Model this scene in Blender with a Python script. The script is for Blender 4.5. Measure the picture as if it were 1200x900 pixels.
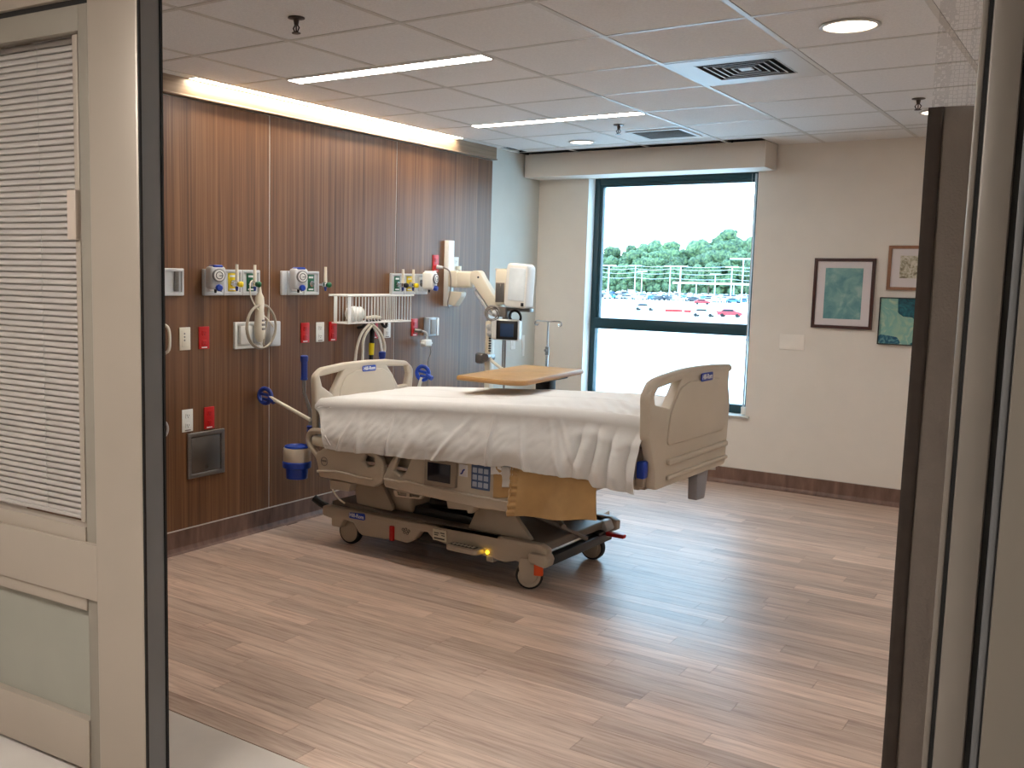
import bpy, bmesh, math, random
from mathutils import Vector, Matrix, noise
for _o in list(bpy.data.objects): bpy.data.objects.remove(_o)
S = bpy.context.scene
COL = S.collection
R = math.radians
# ------------------------------------------------------------------ camera
cd = bpy.data.cameras.new('camera'); cam = bpy.data.objects.new('camera', cd); COL.objects.link(cam)
cd.sensor_width = 36; cd.lens = 1151.475/1200*36; cd.shift_x = .0725; cd.shift_y = .0017
cd.clip_start = .05; cd.clip_end = 3000
_r, _u, _f = Vector((.81773, .57521, .02145)), Vector((-.08171, .07912, .99351)), Vector((-.56978, .81417, -.1117))
cam.matrix_world = Matrix(((_r.x, _u.x, -_f.x, 4.21), (_r.y, _u.y, -_f.y, -3.258), (_r.z, _u.z, -_f.z, 1.563), (0, 0, 0, 1)))
S.camera = cam
# ------------------------------------------------------------------ world, exposure
w = bpy.data.worlds.new('overcast_sky'); S.world = w; w.use_nodes = True
wn = w.node_tree.nodes; wl = w.node_tree.links
bg = wn['Background']
tc = wn.new('ShaderNodeTexCoord'); sx = wn.new('ShaderNodeSeparateXYZ'); rp = wn.new('ShaderNodeValToRGB')
wl.new(tc.outputs['Generated'], sx.inputs[0]); wl.new(sx.outputs['Z'], rp.inputs[0]); wl.new(rp.outputs[0], bg.inputs[0])
rp.color_ramp.elements[0].position = 0; rp.color_ramp.elements[0].color = (.60, .81, 1, 1)
rp.color_ramp.elements[1].position = .6; rp.color_ramp.elements[1].color = (.44, .69, 1, 1)
bg.inputs[1].default_value = 3.7
S.view_settings.view_transform = 'Standard'; S.view_settings.look = 'None'
S.view_settings.exposure = 1.2; S.view_settings.gamma = 1; S.view_settings.use_curve_mapping = False
LAMP = 22.0        # strength of the linear ceiling fixtures
H, YW, XR, YF = 2.573, 4.231, 5.4, -1.04   # ceiling height, window wall, right wall, floor joint

# ------------------------------------------------------------------ materials
def lin(c): return tuple((v/255/12.92 if v/255 <= .04045 else ((v/255+.055)/1.055)**2.4) for v in c)
MATS = {}
def mat(name, rgb, rough=.5, metal=0, vary=.06, scale=6, stretch=(1, 1, 1), bump=0, bscale=None, coat=0, emit=0, trans=0, rnd=0, spec=None, sheen=0):
    if name in MATS: return MATS[name]
    m = bpy.data.materials.new(name); m.use_nodes = True; MATS[name] = m
    n, l = m.node_tree.nodes, m.node_tree.links; p = n['Principled BSDF']
    c = lin(rgb)
    t = n.new('ShaderNodeTexCoord'); mp = n.new('ShaderNodeMapping'); mp.inputs['Scale'].default_value = stretch
    l.new(t.outputs['Object'], mp.inputs[0])
    nz = n.new('ShaderNodeTexNoise'); nz.inputs['Scale'].default_value = scale; nz.inputs['Detail'].default_value = 4
    l.new(mp.outputs[0], nz.inputs[0])
    r = n.new('ShaderNodeValToRGB'); l.new(nz.outputs[0], r.inputs[0])
    r.color_ramp.elements[0].position = .3; r.color_ramp.elements[1].position = .7
    r.color_ramp.elements[0].color = tuple(v*(1-vary) for v in c)+(1,)
    r.color_ramp.elements[1].color = tuple(min(1, v*(1+vary)) for v in c)+(1,)
    out = r.outputs[0]
    if rnd:
        oi = n.new('ShaderNodeObjectInfo'); hs = n.new('ShaderNodeHueSaturation')
        mr = n.new('ShaderNodeMapRange'); mr.inputs[3].default_value = 1-rnd; mr.inputs[4].default_value = 1+rnd
        l.new(oi.outputs['Random'], mr.inputs[0]); l.new(mr.outputs[0], hs.inputs['Value']); l.new(out, hs.inputs['Color']); out = hs.outputs[0]
    l.new(out, p.inputs['Base Color'])
    p.inputs['Roughness'].default_value = rough; p.inputs['Metallic'].default_value = metal
    p.inputs['Coat Weight'].default_value = coat
    if spec is not None: p.inputs['Specular IOR Level'].default_value = spec
    if sheen: p.inputs['Sheen Weight'].default_value = sheen
    if trans: p.inputs['Transmission Weight'].default_value = trans
    if emit:
        p.inputs['Emission Color'].default_value = c+(1,); p.inputs['Emission Strength'].default_value = emit
    if bump:
        b = n.new('ShaderNodeBump'); b.inputs['Strength'].default_value = bump; b.inputs['Distance'].default_value = .01
        n2 = n.new('ShaderNodeTexNoise'); n2.inputs['Scale'].default_value = bscale or scale*4; n2.inputs['Detail'].default_value = 3
        l.new(mp.outputs[0], n2.inputs[0]); l.new(n2.outputs[0], b.inputs['Height']); l.new(b.outputs[0], p.inputs['Normal'])
    return m
def glass(name, tint=(1, 1, 1), gloss=.06):
    m = bpy.data.materials.new(name); m.use_nodes = True; n, l = m.node_tree.nodes, m.node_tree.links
    n.remove(n['Principled BSDF']); tr = n.new('ShaderNodeBsdfTransparent'); gl = n.new('ShaderNodeBsdfGlossy'); mx = n.new('ShaderNodeMixShader')
    tr.inputs[0].default_value = tint+(1,); gl.inputs['Roughness'].default_value = .02
    lw = n.new('ShaderNodeFresnel'); lw.inputs[0].default_value = 1.45; ge = n.new('ShaderNodeNewGeometry'); iv_ = n.new('ShaderNodeMath'); iv_.operation = 'SUBTRACT'; iv_.inputs[0].default_value = 1; l.new(ge.outputs['Backfacing'], iv_.inputs[1])
    mu = n.new('ShaderNodeMath'); mu.operation = 'MULTIPLY'; l.new(iv_.outputs[0], mu.inputs[0]); l.new(lw.outputs[0], mu.inputs[1]); l.new(mu.outputs[0], mx.inputs[0])
    l.new(tr.outputs[0], mx.inputs[1]); l.new(gl.outputs[0], mx.inputs[2]); l.new(mx.outputs[0], n['Material Output'].inputs[0])
    MATS[name] = m; return m
def woodmat(name, dark, mid, light, stretch, rough=.4, per=True, coat=0, bump=.1, hue=.12, fine=True):
    """streaked wood: long grain along the axis with the small stretch factor"""
    m = bpy.data.materials.new(name); m.use_nodes = True; MATS[name] = m
    n, l = m.node_tree.nodes, m.node_tree.links; p = n['Principled BSDF']
    g = n.new('ShaderNodeNewGeometry'); oi = n.new('ShaderNodeObjectInfo')
    add = n.new('ShaderNodeVectorMath'); add.operation = 'MULTIPLY_ADD'
    cb = n.new('ShaderNodeCombineXYZ')
    for i in range(3): l.new(oi.outputs['Random'], cb.inputs[i])
    l.new(cb.outputs[0], add.inputs[0]); add.inputs[1].default_value = (37, 17, 53) if per else (0, 0, 0); l.new(g.outputs['Position'], add.inputs[2])
    mp = n.new('ShaderNodeMapping'); mp.inputs['Scale'].default_value = stretch; l.new(add.outputs[0], mp.inputs[0])
    a = n.new('ShaderNodeTexNoise'); a.inputs['Scale'].default_value = 1; a.inputs['Detail'].default_value = 5; a.inputs['Roughness'].default_value = .65; a.inputs['Distortion'].default_value = .6
    l.new(mp.outputs[0], a.inputs[0])
    mp2 = n.new('ShaderNodeMapping'); mp2.inputs['Scale'].default_value = tuple(v*4.3 for v in stretch); l.new(add.outputs[0], mp2.inputs[0])
    b = n.new('ShaderNodeTexNoise'); b.inputs['Scale'].default_value = 1; b.inputs['Detail'].default_value = 3; l.new(mp2.outputs[0], b.inputs[0])
    mx = n.new('ShaderNodeMath'); mx.operation = 'MULTIPLY_ADD'; mx.inputs[1].default_value = .55 if fine else .25
    l.new(b.outputs[0], mx.inputs[0]); l.new(a.outputs[0], mx.inputs[2])
    mr = n.new('ShaderNodeMapRange'); mr.inputs[1].default_value = .5; mr.inputs[2].default_value = 1.05; l.new(mx.outputs[0], mr.inputs[0])
    r = n.new('ShaderNodeValToRGB'); l.new(mr.outputs[0], r.inputs[0]); e = r.color_ramp.elements
    e[0].color = lin(dark)+(1,); e[1].color = lin(light)+(1,); x = e.new(.5); x.color = lin(mid)+(1,); e[0].position = .1; e[-1].position = .9
    out = r.outputs[0]
    if per:
        hs = n.new('ShaderNodeHueSaturation'); m2 = n.new('ShaderNodeMapRange'); m2.inputs[3].default_value = 1-hue; m2.inputs[4].default_value = 1+hue
        l.new(oi.outputs['Random'], m2.inputs[0]); l.new(m2.outputs[0], hs.inputs['Value']); l.new(out, hs.inputs['Color']); out = hs.outputs[0]
    l.new(out, p.inputs['Base Color']); p.inputs['Roughness'].default_value = rough; p.inputs['Coat Weight'].default_value = coat
    bm_ = n.new('ShaderNodeBump'); bm_.inputs['Strength'].default_value = bump; bm_.inputs['Distance'].default_value = .002
    l.new(b.outputs[0], bm_.inputs['Height']); l.new(bm_.outputs[0], p.inputs['Normal'])
    return m
M_floor = woodmat('floor_vinyl', (166, 138, 122), (196, 170, 152), (214, 190, 172), (1.6, 22, 5), rough=.37, bump=.25, hue=.19)
M_base = woodmat('baseboard_vinyl', (84, 62, 52), (112, 84, 72), (134, 104, 90), (6, 6, 1.2), rough=.5, per=False)
M_panel = woodmat('headwall_laminate', (84, 54, 33), (110, 74, 47), (134, 96, 64), (1, 34, .35), rough=.42, hue=.02)
M_valance = woodmat('valance_laminate', (124, 102, 82), (142, 120, 98), (156, 134, 112), (1, .6, 30), rough=.4, hue=.02)
M_table = woodmat('table_laminate', (168, 128, 72), (184, 144, 86), (198, 158, 100), (6, 6, 3), rough=.35, per=False, fine=False)
M_wall = mat('wall_paint', (224, 216, 206), .75, vary=.02, bump=.12, bscale=180)
M_wallpale = mat('wall_paint_pale', (204, 204, 196), .75, vary=.02, bump=.12, bscale=180)
M_tile = mat('ceiling_tile', (224, 221, 218), .9, vary=.05, scale=90, bump=.35, bscale=220)
M_grid = mat('grid_white', (196, 190, 182), .45, vary=.02)
M_alum = mat('door_aluminium', (178, 166, 152), .38, metal=.35, vary=.03, scale=3, bump=.03)
M_alumdk = mat('door_edge_aluminium', (128, 128, 130), .42, metal=.0, vary=.04)
M_black = mat('black_rubber', (14, 12, 12), .55, vary=.1)
M_dark = mat('dark_plastic', (38, 40, 42), .4)
M_beige = mat('beige_plastic', (196, 184, 166), .38, vary=.03)
M_beige2 = mat('beige_metal', (172, 158, 140), .42, vary=.03)
M_cream = mat('cream_plastic', (222, 214, 196), .36, vary=.02)
M_white = mat('white_plastic', (232, 232, 228), .35, vary=.02)
M_pale = mat('pale_grey_plastic', (196, 198, 200), .38, vary=.03)
M_grey = mat('grey_metal', (130, 130, 130), .35, metal=.7)
M_greypl = mat('grey_plastic', (128, 120, 114), .45)
M_steel = mat('brushed_steel', (150, 146, 142), .33, metal=.9, stretch=(1, 1, 30), bump=.05)
M_chrome = mat('chrome', (205, 205, 208), .15, metal=1, vary=.01)
M_red = mat('red_plastic', (190, 20, 20), .35)
M_blue = mat('blue_plastic', (22, 62, 165), .35)
M_navy = mat('navy_plastic', (34, 56, 138), .4)
M_yellow = mat('yellow_plastic', (235, 208, 25), .4)
M_green = mat('green_plastic', (20, 96, 62), .4)
M_orange = mat('orange_plastic', (225, 80, 25), .4)
M_sheet = mat('white_cotton', (222, 219, 215), .85, vary=.02, bump=.12, bscale=240, sheen=.2)
M_gold = mat('gold_satin', (184, 146, 92), .34, vary=.12, scale=9, sheen=.4, bump=.1, bscale=30)
M_slat = mat('blind_slat', (205, 200, 196), .5, vary=.02)
M_frost = mat('frosted_panel', (152, 149, 137), .5, vary=.03)
M_teal = mat('window_frame_paint', (22, 58, 66), .4)
M_curtain = mat('taupe_curtain', (132, 121, 112), .9, vary=.06, scale=14, bump=.3, bscale=160)
M_hem = mat('curtain_hem', (66, 56, 50), .9, vary=.1, scale=20)
M_corr = mat('corridor_vinyl', (204, 196, 188), .45, vary=.04)
M_wood_dk = mat('dark_wood_frame', (62, 26, 20), .35, vary=.15, stretch=(1, 1, .1), scale=30)
M_wood_lt = mat('brown_wood_frame', (142, 98, 70), .45, vary=.15, stretch=(1, 1, .1), scale=30)
M_mat = mat('picture_mount', (214, 206, 206), .8, vary=.01)
M_screen = mat('dark_screen', (14, 20, 34), .12, vary=.1)
M_roof = mat('roof_membrane', (235, 235, 232), .8, vary=.04, scale=.4)
M_ground = mat('pale_concrete', (205, 200, 192), .9, vary=.12, scale=.02)
M_trunk = mat('tree_bark', (110, 95, 80), .9, vary=.2)
M_galv = mat('galvanised_steel', (215, 220, 225), .5, vary=.05)
M_glass = glass('window_glass', (.93, .985, .98)); M_doorglass = glass('door_glass', (.93, .92, .91))
M_lampw = mat('lamp_diffuser', (255, 250, 244), .5, vary=0, emit=LAMP)
M_down = mat('downlight_lens', (255, 238, 215), .5, vary=0, emit=2.2)
M_led = mat('indicator_led', (255, 200, 20), .3, vary=0, emit=7)
M_blackhole = mat('slot_black', (7, 7, 8), .8)

# ------------------------------------------------------------------ geometry kit
def orient(p0, p1):
    d = Vector(p1)-Vector(p0); return Matrix.Translation(p0) @ d.to_track_quat('Z', 'Y').to_matrix().to_4x4(), d.length
def fillet(pts, r, n=5):
    out = []; N = len(pts)
    for i in range(N):
        p = Vector(pts[i][:2]); rr = pts[i][2] if len(pts[i]) > 2 else r
        a = Vector(pts[i-1][:2])-p; b = Vector(pts[(i+1) % N][:2])-p
        if rr <= 0: out.append(p); continue
        ang = a.angle(b, math.pi); t = min(rr/max(math.tan(ang/2), .05), a.length*.48, b.length*.48)
        q0, q1 = p+a.normalized()*t, p+b.normalized()*t
        for k in range(n+1):
            s = k/n; out.append(q0*(1-s)**2+p*2*s*(1-s)+q1*s*s)
    return out
def inset(pts, d, r):
    P = [Vector(p[:2]) for p in pts]; N = len(P); A = sum(P[i-1].x*P[i].y-P[i].x*P[i-1].y for i in range(N)); sg = 1 if A > 0 else -1; out = []
    for i in range(N):
        e0 = (P[i]-P[i-1]).normalized(); e1 = (P[(i+1) % N]-P[i]).normalized()
        n0 = Vector((-e0.y, e0.x))*sg; n1 = Vector((-e1.y, e1.x))*sg; m = n0+n1
        m = n0 if m.length < 1e-3 else m.normalized(); k = min(2.2, 1/max(.2, m.dot(n0)))
        rr = pts[i][2] if len(pts[i]) > 2 else r; q = P[i]+m*d*k
        out.append((q.x, q.y, rr if rr <= 0 else max(rr-abs(d), .002)))
    return out
def smooth(pts, n=6, closed=False):
    P = [Vector(p) for p in pts]; N = len(P); out = []
    for i in range(N if closed else N-1):
        if closed: a, b, c, d = P[i-1], P[i], P[(i+1) % N], P[(i+2) % N]
        else: a, b, c, d = P[max(i-1, 0)], P[i], P[i+1], P[min(i+2, N-1)]
        for k in range(n):
            t = k/n; out.append(.5*((2*b)+(c-a)*t+(2*a-5*b+4*c-d)*t*t+(3*b-a-3*c+d)*t**3))
    if not closed: out.append(P[-1])
    return out
XZ = Matrix(((1, 0, 0, 0), (0, 0, 1, 0), (0, 1, 0, 0), (0, 0, 0, 1)))      # plate drawn in x,z ; thickness along y
YZ = Matrix(((0, 0, 1, 0), (1, 0, 0, 0), (0, 1, 0, 0), (0, 0, 0, 1)))      # plate drawn in y,z ; thickness along x
XY = Matrix.Identity(4)
class MB:
    def __init__(s): s.bm = bmesh.new()
    def merge(s, b, M=None):
        if M is not None: b.transform(M)
        me = bpy.data.meshes.new('t'); b.to_mesh(me); b.free(); s.bm.from_mesh(me); bpy.data.meshes.remove(me); return s
    def box(s, x0, x1, y0, y1, z0, z1, b=0, M=None, seg=2):
        t = bmesh.new(); bmesh.ops.create_cube(t, size=1)
        bmesh.ops.transform(t, matrix=Matrix.Translation(((x0+x1)/2, (y0+y1)/2, (z0+z1)/2)) @ Matrix.Diagonal((abs(x1-x0), abs(y1-y0), abs(z1-z0), 1)), verts=t.verts)
        if b: bmesh.ops.bevel(t, geom=list(t.edges), offset=min(b, abs(x1-x0)*.45, abs(y1-y0)*.45, abs(z1-z0)*.45), segments=seg, affect='EDGES', profile=.5)
        return s.merge(t, M)
    def cyl(s, p0, p1, r0, r1=None, n=14, M=None):
        t = bmesh.new(); O, L = orient(p0, p1)
        bmesh.ops.create_cone(t, cap_ends=True, segments=n, radius1=r0, radius2=r0 if r1 is None else r1, depth=L)
        bmesh.ops.transform(t, matrix=O @ Matrix.Translation((0, 0, L/2)), verts=t.verts); return s.merge(t, M)
    def ball(s, c, r, sc=(1, 1, 1), n=12, M=None):
        t = bmesh.new(); bmesh.ops.create_uvsphere(t, u_segments=n, v_segments=n//2+1, radius=r)
        bmesh.ops.transform(t, matrix=Matrix.Translation(c) @ Matrix.Diagonal((*sc, 1)), verts=t.verts); return s.merge(t, M)
    def torus(s, c, axis, R0, r, n=24, k=6):
        O, _ = orient(c, Vector(c)+Vector(axis)); return s.tube([O @ Vector((R0*math.cos(a*2*math.pi/n), R0*math.sin(a*2*math.pi/n), 0)) for a in range(n)], r, k, True)
    def tube(s, pts, r, n=8, closed=False, sm=0):
        if sm: pts = smooth(pts, sm, closed)
        P = [Vector(p) for p in pts]; N = len(P); t = bmesh.new(); rings = []; up = None
        rr = r if callable(r) else (lambda q: r)
        for i in range(N):
            d = (P[(i+1) % N]-P[i-1]) if closed else (P[min(i+1, N-1)]-P[max(i-1, 0)])
            d.normalize()
            if up is None: up = d.orthogonal().normalized()
            up = (up-d*up.dot(d)); up = up.normalized() if up.length > 1e-6 else d.orthogonal().normalized()
            sd = d.cross(up)
            rings.append([t.verts.new(P[i]+(up*math.cos(a*2*math.pi/n)+sd*math.sin(a*2*math.pi/n))*rr(i/max(N-1, 1))) for a in range(n)])
        for i in range(N if closed else N-1):
            A, B = rings[i], rings[(i+1) % N]
            sh = 0
            if closed and i == N-1: sh = min(range(n), key=lambda k: (A[0].co-B[k].co).length)
            for a in range(n): t.faces.new((A[a], A[(a+1) % n], B[(a+1+sh) % n], B[(a+sh) % n]))
        if not closed: t.faces.new(rings[0][::-1]); t.faces.new(rings[-1])
        bmesh.ops.recalc_face_normals(t, faces=t.faces)
        return s.merge(t)
    def lathe(s, prof, p0=(0, 0, 0), axis=(0, 0, 1), n=20):
        O, _ = orient(p0, Vector(p0)+Vector(axis)); t = bmesh.new(); rings = []
        for r, h in prof: rings.append([t.verts.new(O @ Vector((max(r, 1e-4)*math.cos(a*2*math.pi/n), max(r, 1e-4)*math.sin(a*2*math.pi/n), h))) for a in range(n)])
        for A, B in zip(rings, rings[1:]):
            for a in range(n): t.faces.new((A[a], A[(a+1) % n], B[(a+1) % n], B[a]))
        t.faces.new(rings[0][::-1]); t.faces.new(rings[-1]); bmesh.ops.recalc_face_normals(t, faces=t.faces)
        return s.merge(t)
    def plate(s, outs, t0, t1, bev=.003, M=XZ, r=.01, seg=2):
        """extruded outline(s) with holes; t0..t1 is the thickness range along the plate's normal"""
        cu = bpy.data.curves.new('c', 'CURVE'); cu.dimensions = '2D'; cu.fill_mode = 'BOTH'
        h = (t1-t0)/2; bev = min(bev, h*.9); cu.extrude = h-bev; cu.bevel_depth = bev; cu.bevel_resolution = seg
        for k_, o in enumerate(outs):
            q = fillet(inset(o, bev if k_ == 0 else -bev, r), r); sp = cu.splines.new('POLY'); sp.points.add(len(q)-1)
            for i, p in enumerate(q): sp.points[i].co = (p[0], p[1], 0, 1)
            sp.use_cyclic_u = True
        ob = bpy.data.objects.new('c', cu); COL.objects.link(ob); dg = bpy.context.evaluated_depsgraph_get()
        me = bpy.data.meshes.new_from_object(ob.evaluated_get(dg)); bpy.data.objects.remove(ob); bpy.data.curves.remove(cu)
        b = bmesh.new(); b.from_mesh(me); bpy.data.meshes.remove(me)
        bmesh.ops.remove_doubles(b, verts=b.verts, dist=1e-5)
        b.transform(M @ Matrix.Translation((0, 0, (t0+t1)/2)))
        if M.to_3x3().determinant() < 0: bmesh.ops.reverse_faces(b, faces=b.faces)
        return s.merge(b)
    def text(s, txt, size, M, depth=.0006, spacing=1.0, bold=0):
        cu = bpy.data.curves.new('c', 'FONT'); cu.body = txt; cu.size = size; cu.extrude = depth; cu.align_x = 'CENTER'; cu.align_y = 'CENTER'; cu.space_character = spacing; cu.offset = bold; cu.resolution_u = 3
        ob = bpy.data.objects.new('c', cu); COL.objects.link(ob); dg = bpy.context.evaluated_depsgraph_get()
        me = bpy.data.meshes.new_from_object(ob.evaluated_get(dg)); bpy.data.objects.remove(ob); bpy.data.curves.remove(cu)
        b = bmesh.new(); b.from_mesh(me); bpy.data.meshes.remove(me); return s.merge(b, M)
    def obj(s, name, m, parent=None, loc=None, rot=None, sharp=35):
        me = bpy.data.meshes.new(name); s.bm.to_mesh(me); s.bm.free(); return mobj(name, me, m, parent, loc, rot, sharp)
def mobj(name, me, m, parent=None, loc=None, rot=None, sharp=35):
    if m and not me.materials: me.materials.append(m)
    if sharp:
        me.shade_smooth(); me.set_sharp_from_angle(angle=R(sharp))
    o = bpy.data.objects.new(name, me); COL.objects.link(o)
    if parent: o.parent = parent
    if loc: o.location = loc
    if rot: o.rotation_euler = rot
    return o
def grid(name, nu, nv, fn, m, parent=None, thick=0):
    V = [fn(i/(nu-1), j/(nv-1)) for j in range(nv) for i in range(nu)]
    F = [(j*nu+i, j*nu+i+1, (j+1)*nu+i+1, (j+1)*nu+i) for j in range(nv-1) for i in range(nu-1)]
    me = bpy.data.meshes.new(name); me.from_pydata(V, [], F); me.update(); o = mobj(name, me, m, parent, sharp=0); me.shade_smooth()
    if thick:
        md = o.modifiers.new('s', 'SOLIDIFY'); md.thickness = thick; md.offset = 0
    return o
def tag(o, label=None, cat=None, group=None, kind=None):
    if label: o['label'] = label
    if cat: o['category'] = cat
    if group: o['group'] = group
    if kind: o['kind'] = kind
    return o
def thing(name, label, cat, loc=(0, 0, 0), rz=0, group=None):
    o = bpy.data.objects.new(name, None); COL.objects.link(o); o.location = loc; o.rotation_euler = (0, 0, rz); o.empty_display_size = .1
    return tag(o, label, cat, group)
def struct(name, mb, m, label=None, cat='structure', parent=None):
    o = mb.obj(name, m, parent); 
    if parent is None: tag(o, label, cat, kind='structure')
    return o
def copy_tree(o, parent=None):
    c = o.copy(); COL.objects.link(c)
    if parent is not None: c.parent = parent
    for ch in [q for q in COL.objects if q.parent == o]: copy_tree(ch, c)
    return c
def fbm(x, y, z=0): return noise.noise(Vector((x, y, z)))
rnd = random.Random(7)

# ================================================================== SETTING
# floor with individual planks
fl = MB().box(0, XR, YF, YW, -.03, -.004)
floor = struct('floor', fl, mat('floor_subfloor', (60, 46, 40), .8), 'wood-look plank floor of warm brown grey vinyl boards', 'floor')
PW, PL = .102, .915
pm = bpy.data.meshes.new('plank'); t_ = MB().box(0, PL-.0012, 0, PW-.0012, -.004, 0); t_.bm.to_mesh(pm); pm.materials.append(M_floor)
rows = int((YW-YF)/PW)+1; cells = []
for j in range(rows):
    y = YF+j*PW; off = rnd.uniform(-PL, 0); x = off
    while x < XR:
        x0, x1 = max(x, 0), min(x+PL, XR); y1 = min(y+PW, YW)
        if x1-x0 > .05 and y1-y > .02: cells.append((x0, y, x1, y1))
        x += PL
cells.sort(key=lambda c: (Vector(((c[0]+c[2])/2, (c[1]+c[3])/2, 0))-Vector((3.0, -1.2, 0))).length)
def plank_mesh(c): 
    q = MB().box(c[0], c[2]-.0012, c[1], c[3]-.0012, -.004, 0)
    me = bpy.data.meshes.new('plank'); q.bm.to_mesh(me); me.materials.append(M_floor); return me
rest = MB()
for i, c in enumerate(cells):
    if i >= 299: rest.box(c[0], c[2]-.0012, c[1], c[3]-.0012, -.004, 0); continue
    full = abs(c[2]-c[0]-PL) < 1e-4 and abs(c[3]-c[1]-PW) < 1e-4
    o = bpy.data.objects.new('plank', pm if full else plank_mesh(c)); COL.objects.link(o); o.parent = floor
    if full: o.location = (c[0], c[1], 0)
o = rest.obj('far_planks', M_floor, floor, sharp=0); tag(o, kind='stuff')
struct('floor_corridor', MB().box(-1.5, 7, -6.2, YF-.004, -.03, -.001), M_corr, 'plain pale grey vinyl corridor floor beyond the threshold', 'floor')

# walls
wl_ = struct('wall_left', MB().box(-.14, -.012, YF-.3, YW+.15, 0, H+.06), M_wallpale, 'headwall clad in brown wood-grain laminate panels, painted pale beyond them', 'wall')
ed = [YF, -.235, .986, 2.212, 3.452]
for a, b in zip(ed, ed[1:]):
    MB().box(-.012, 0, a+.004, b-.004, .131, 2.47, .001, seg=1).obj('wall_panel', M_panel, wl_)
for y in ed[1:-1]: MB().box(-.012, -.003, y-.0035, y+.0035, .131, 2.47).obj('panel_joint', mat('joint_strip', (206, 200, 192), .4), wl_)
MB().box(-.012, .004, YF, 3.455, .125, .131).obj('joint_strip', mat('joint_strip', (206, 200, 192), .4), wl_)
MB().plate([[(-.012, 2.475, 0), (.036, 2.475, .002), (.036, 2.482, .002), (.026, 2.486, .002), (.026, H, 0), (-.012, H, 0)]], YF, 3.462, .0005, Matrix(((1, 0, 0, 0), (0, 0, 1, 0), (0, 1, 0, 0), (0, 0, 0, 1)))).obj('valance_board', M_valance, wl_)
W0, W1, WB, WT = .452, 1.86, .535, 2.395        # window opening
WD = YW+.22
wb = MB()
wb.box(-.14, W0, YW, WD, 0, H+.06).box(W1, XR+.15, YW, WD, 0, H+.06).box(W0, W1, YW, WD, 0, WB-.012).box(W0, W1, YW, WD, WT, H+.06)
wback = struct('wall_back', wb, M_wall, 'beige painted window wall with three pictures hanging at the right', 'wall')
MB().box(.0, 1.985, 3.95, YW, 2.385, H, .002, seg=1).obj('bulkhead', M_wall, wback)
struct('wall_right', MB().box(XR, XR+.14, YF-.3, WD, 0, H+.06), M_wall, 'beige painted right wall of the room', 'wall')
wf = MB(); wf.box(-1.5, .92, -1.34, -1.2, 0, H+.06).box(4.6, 7, -1.34, -1.2, 0, H+.06).box(.92, 4.6, -1.34, -1.2, 2.46, H+.06)
struct('wall_front', wf, M_wall, 'beige wall between corridor and room around the sliding door', 'wall')
wc = MB(); wc.box(-1.5, 7, -6.34, -6.2, 0, 2.7).box(-1.64, -1.5, -6.34, -1.2, 0, 2.7).box(7, 7.14, -6.34, -1.2, 0, 2.7)
struct('wall_corridor', wc, M_wall, 'beige painted corridor walls behind the camera', 'wall')
struct('ceiling_corridor', MB().box(-1.64, 7.14, -6.34, -1.34, 2.63, 2.7), M_tile, 'white corridor ceiling', 'ceiling')
def cove(L): return [[(0, 0, 0), (.022, 0, 0), (.006, .02, .02), (.003, .125, 0), (0, .125, 0)]]
# baseboards (flash coved)
MX = Matrix(((0, 0, 1, 0), (-1, 0, 0, 0), (0, 1, 0, 0), (0, 0, 0, 1)))
struct('baseboard_left', MB().plate([[(-.012, 0, 0), (.03, 0, 0), (.012, .008, .012), (.002, .03, .01), (.002, .125, 0), (-.012, .125, 0)]], YF, YW, .0004, XZ, .001), M_base, 'brown wood-look coved vinyl baseboard under the panelled wall', 'baseboard')
bb = MB().plate([[(YW, 0, 0), (YW-.03, 0, 0), (YW-.012, .008, .012), (YW-.003, .03, .01), (YW-.003, .125, 0), (YW, .125, 0)]], 0.03, XR, .0004, YZ, .001)
bo = struct('baseboard_back', bb, M_base, 'brown wood-look coved vinyl baseboard under the window wall', 'baseboard')
MB().box(.03, XR, YW-.004, YW, .125, .131).obj('cap_strip', mat('joint_strip', (206, 200, 192), .4), bo)

# ceiling: slab + tiles + grid
struct_c = struct('ceiling', MB().box(-.14, XR+.14, YF-.3, WD, H+.02, H+.06), mat('plenum', (60, 56, 52), .9), 'suspended ceiling of square off-white acoustic tiles in a white grid', 'ceiling')
gx = [.484+.61*k for k in range(0, 9)]; gy = [-.61*1+.61*k for k in range(0, 8)]
xs = [.105]+gx+[XR]; ys = [-1.2]+gy+[3.80]
TP = .61; tm = bpy.data.meshes.new('ceiling_tile'); q = MB().box(.012, TP-.012, .012, TP-.012, .003, .016, .002, seg=1); q.bm.to_mesh(tm); tm.materials.append(M_tile)
special = {(4, 4), }       # diffuser cell (col index, row index) in xs, ys
def cellof(x, y): return max(i for i in range(len(xs)-1) if xs[i] <= x), max(j for j in range(len(ys)-1) if ys[j] <= y)
special = {cellof(2.6, 1.5)}
for i in range(len(xs)-1):
    for j in range(len(ys)-1):
        if (i, j) in special: continue
        a, b, c, d = xs[i], xs[i+1], ys[j], ys[j+1]
        if b-a < .05 or d-c < .05: continue
        if abs(b-a-TP) < .002 and abs(d-c-TP) < .002:
            o = bpy.data.objects.new('ceiling_tile', tm); COL.objects.link(o); o.parent = struct_c; o.location = (a, c, H-.004)
        else:
            MB().box(a+.012, b-.012, c+.012, d-.012, H-.001, H+.012, .002, seg=1).obj('ceiling_tile', M_tile, struct_c)
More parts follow.
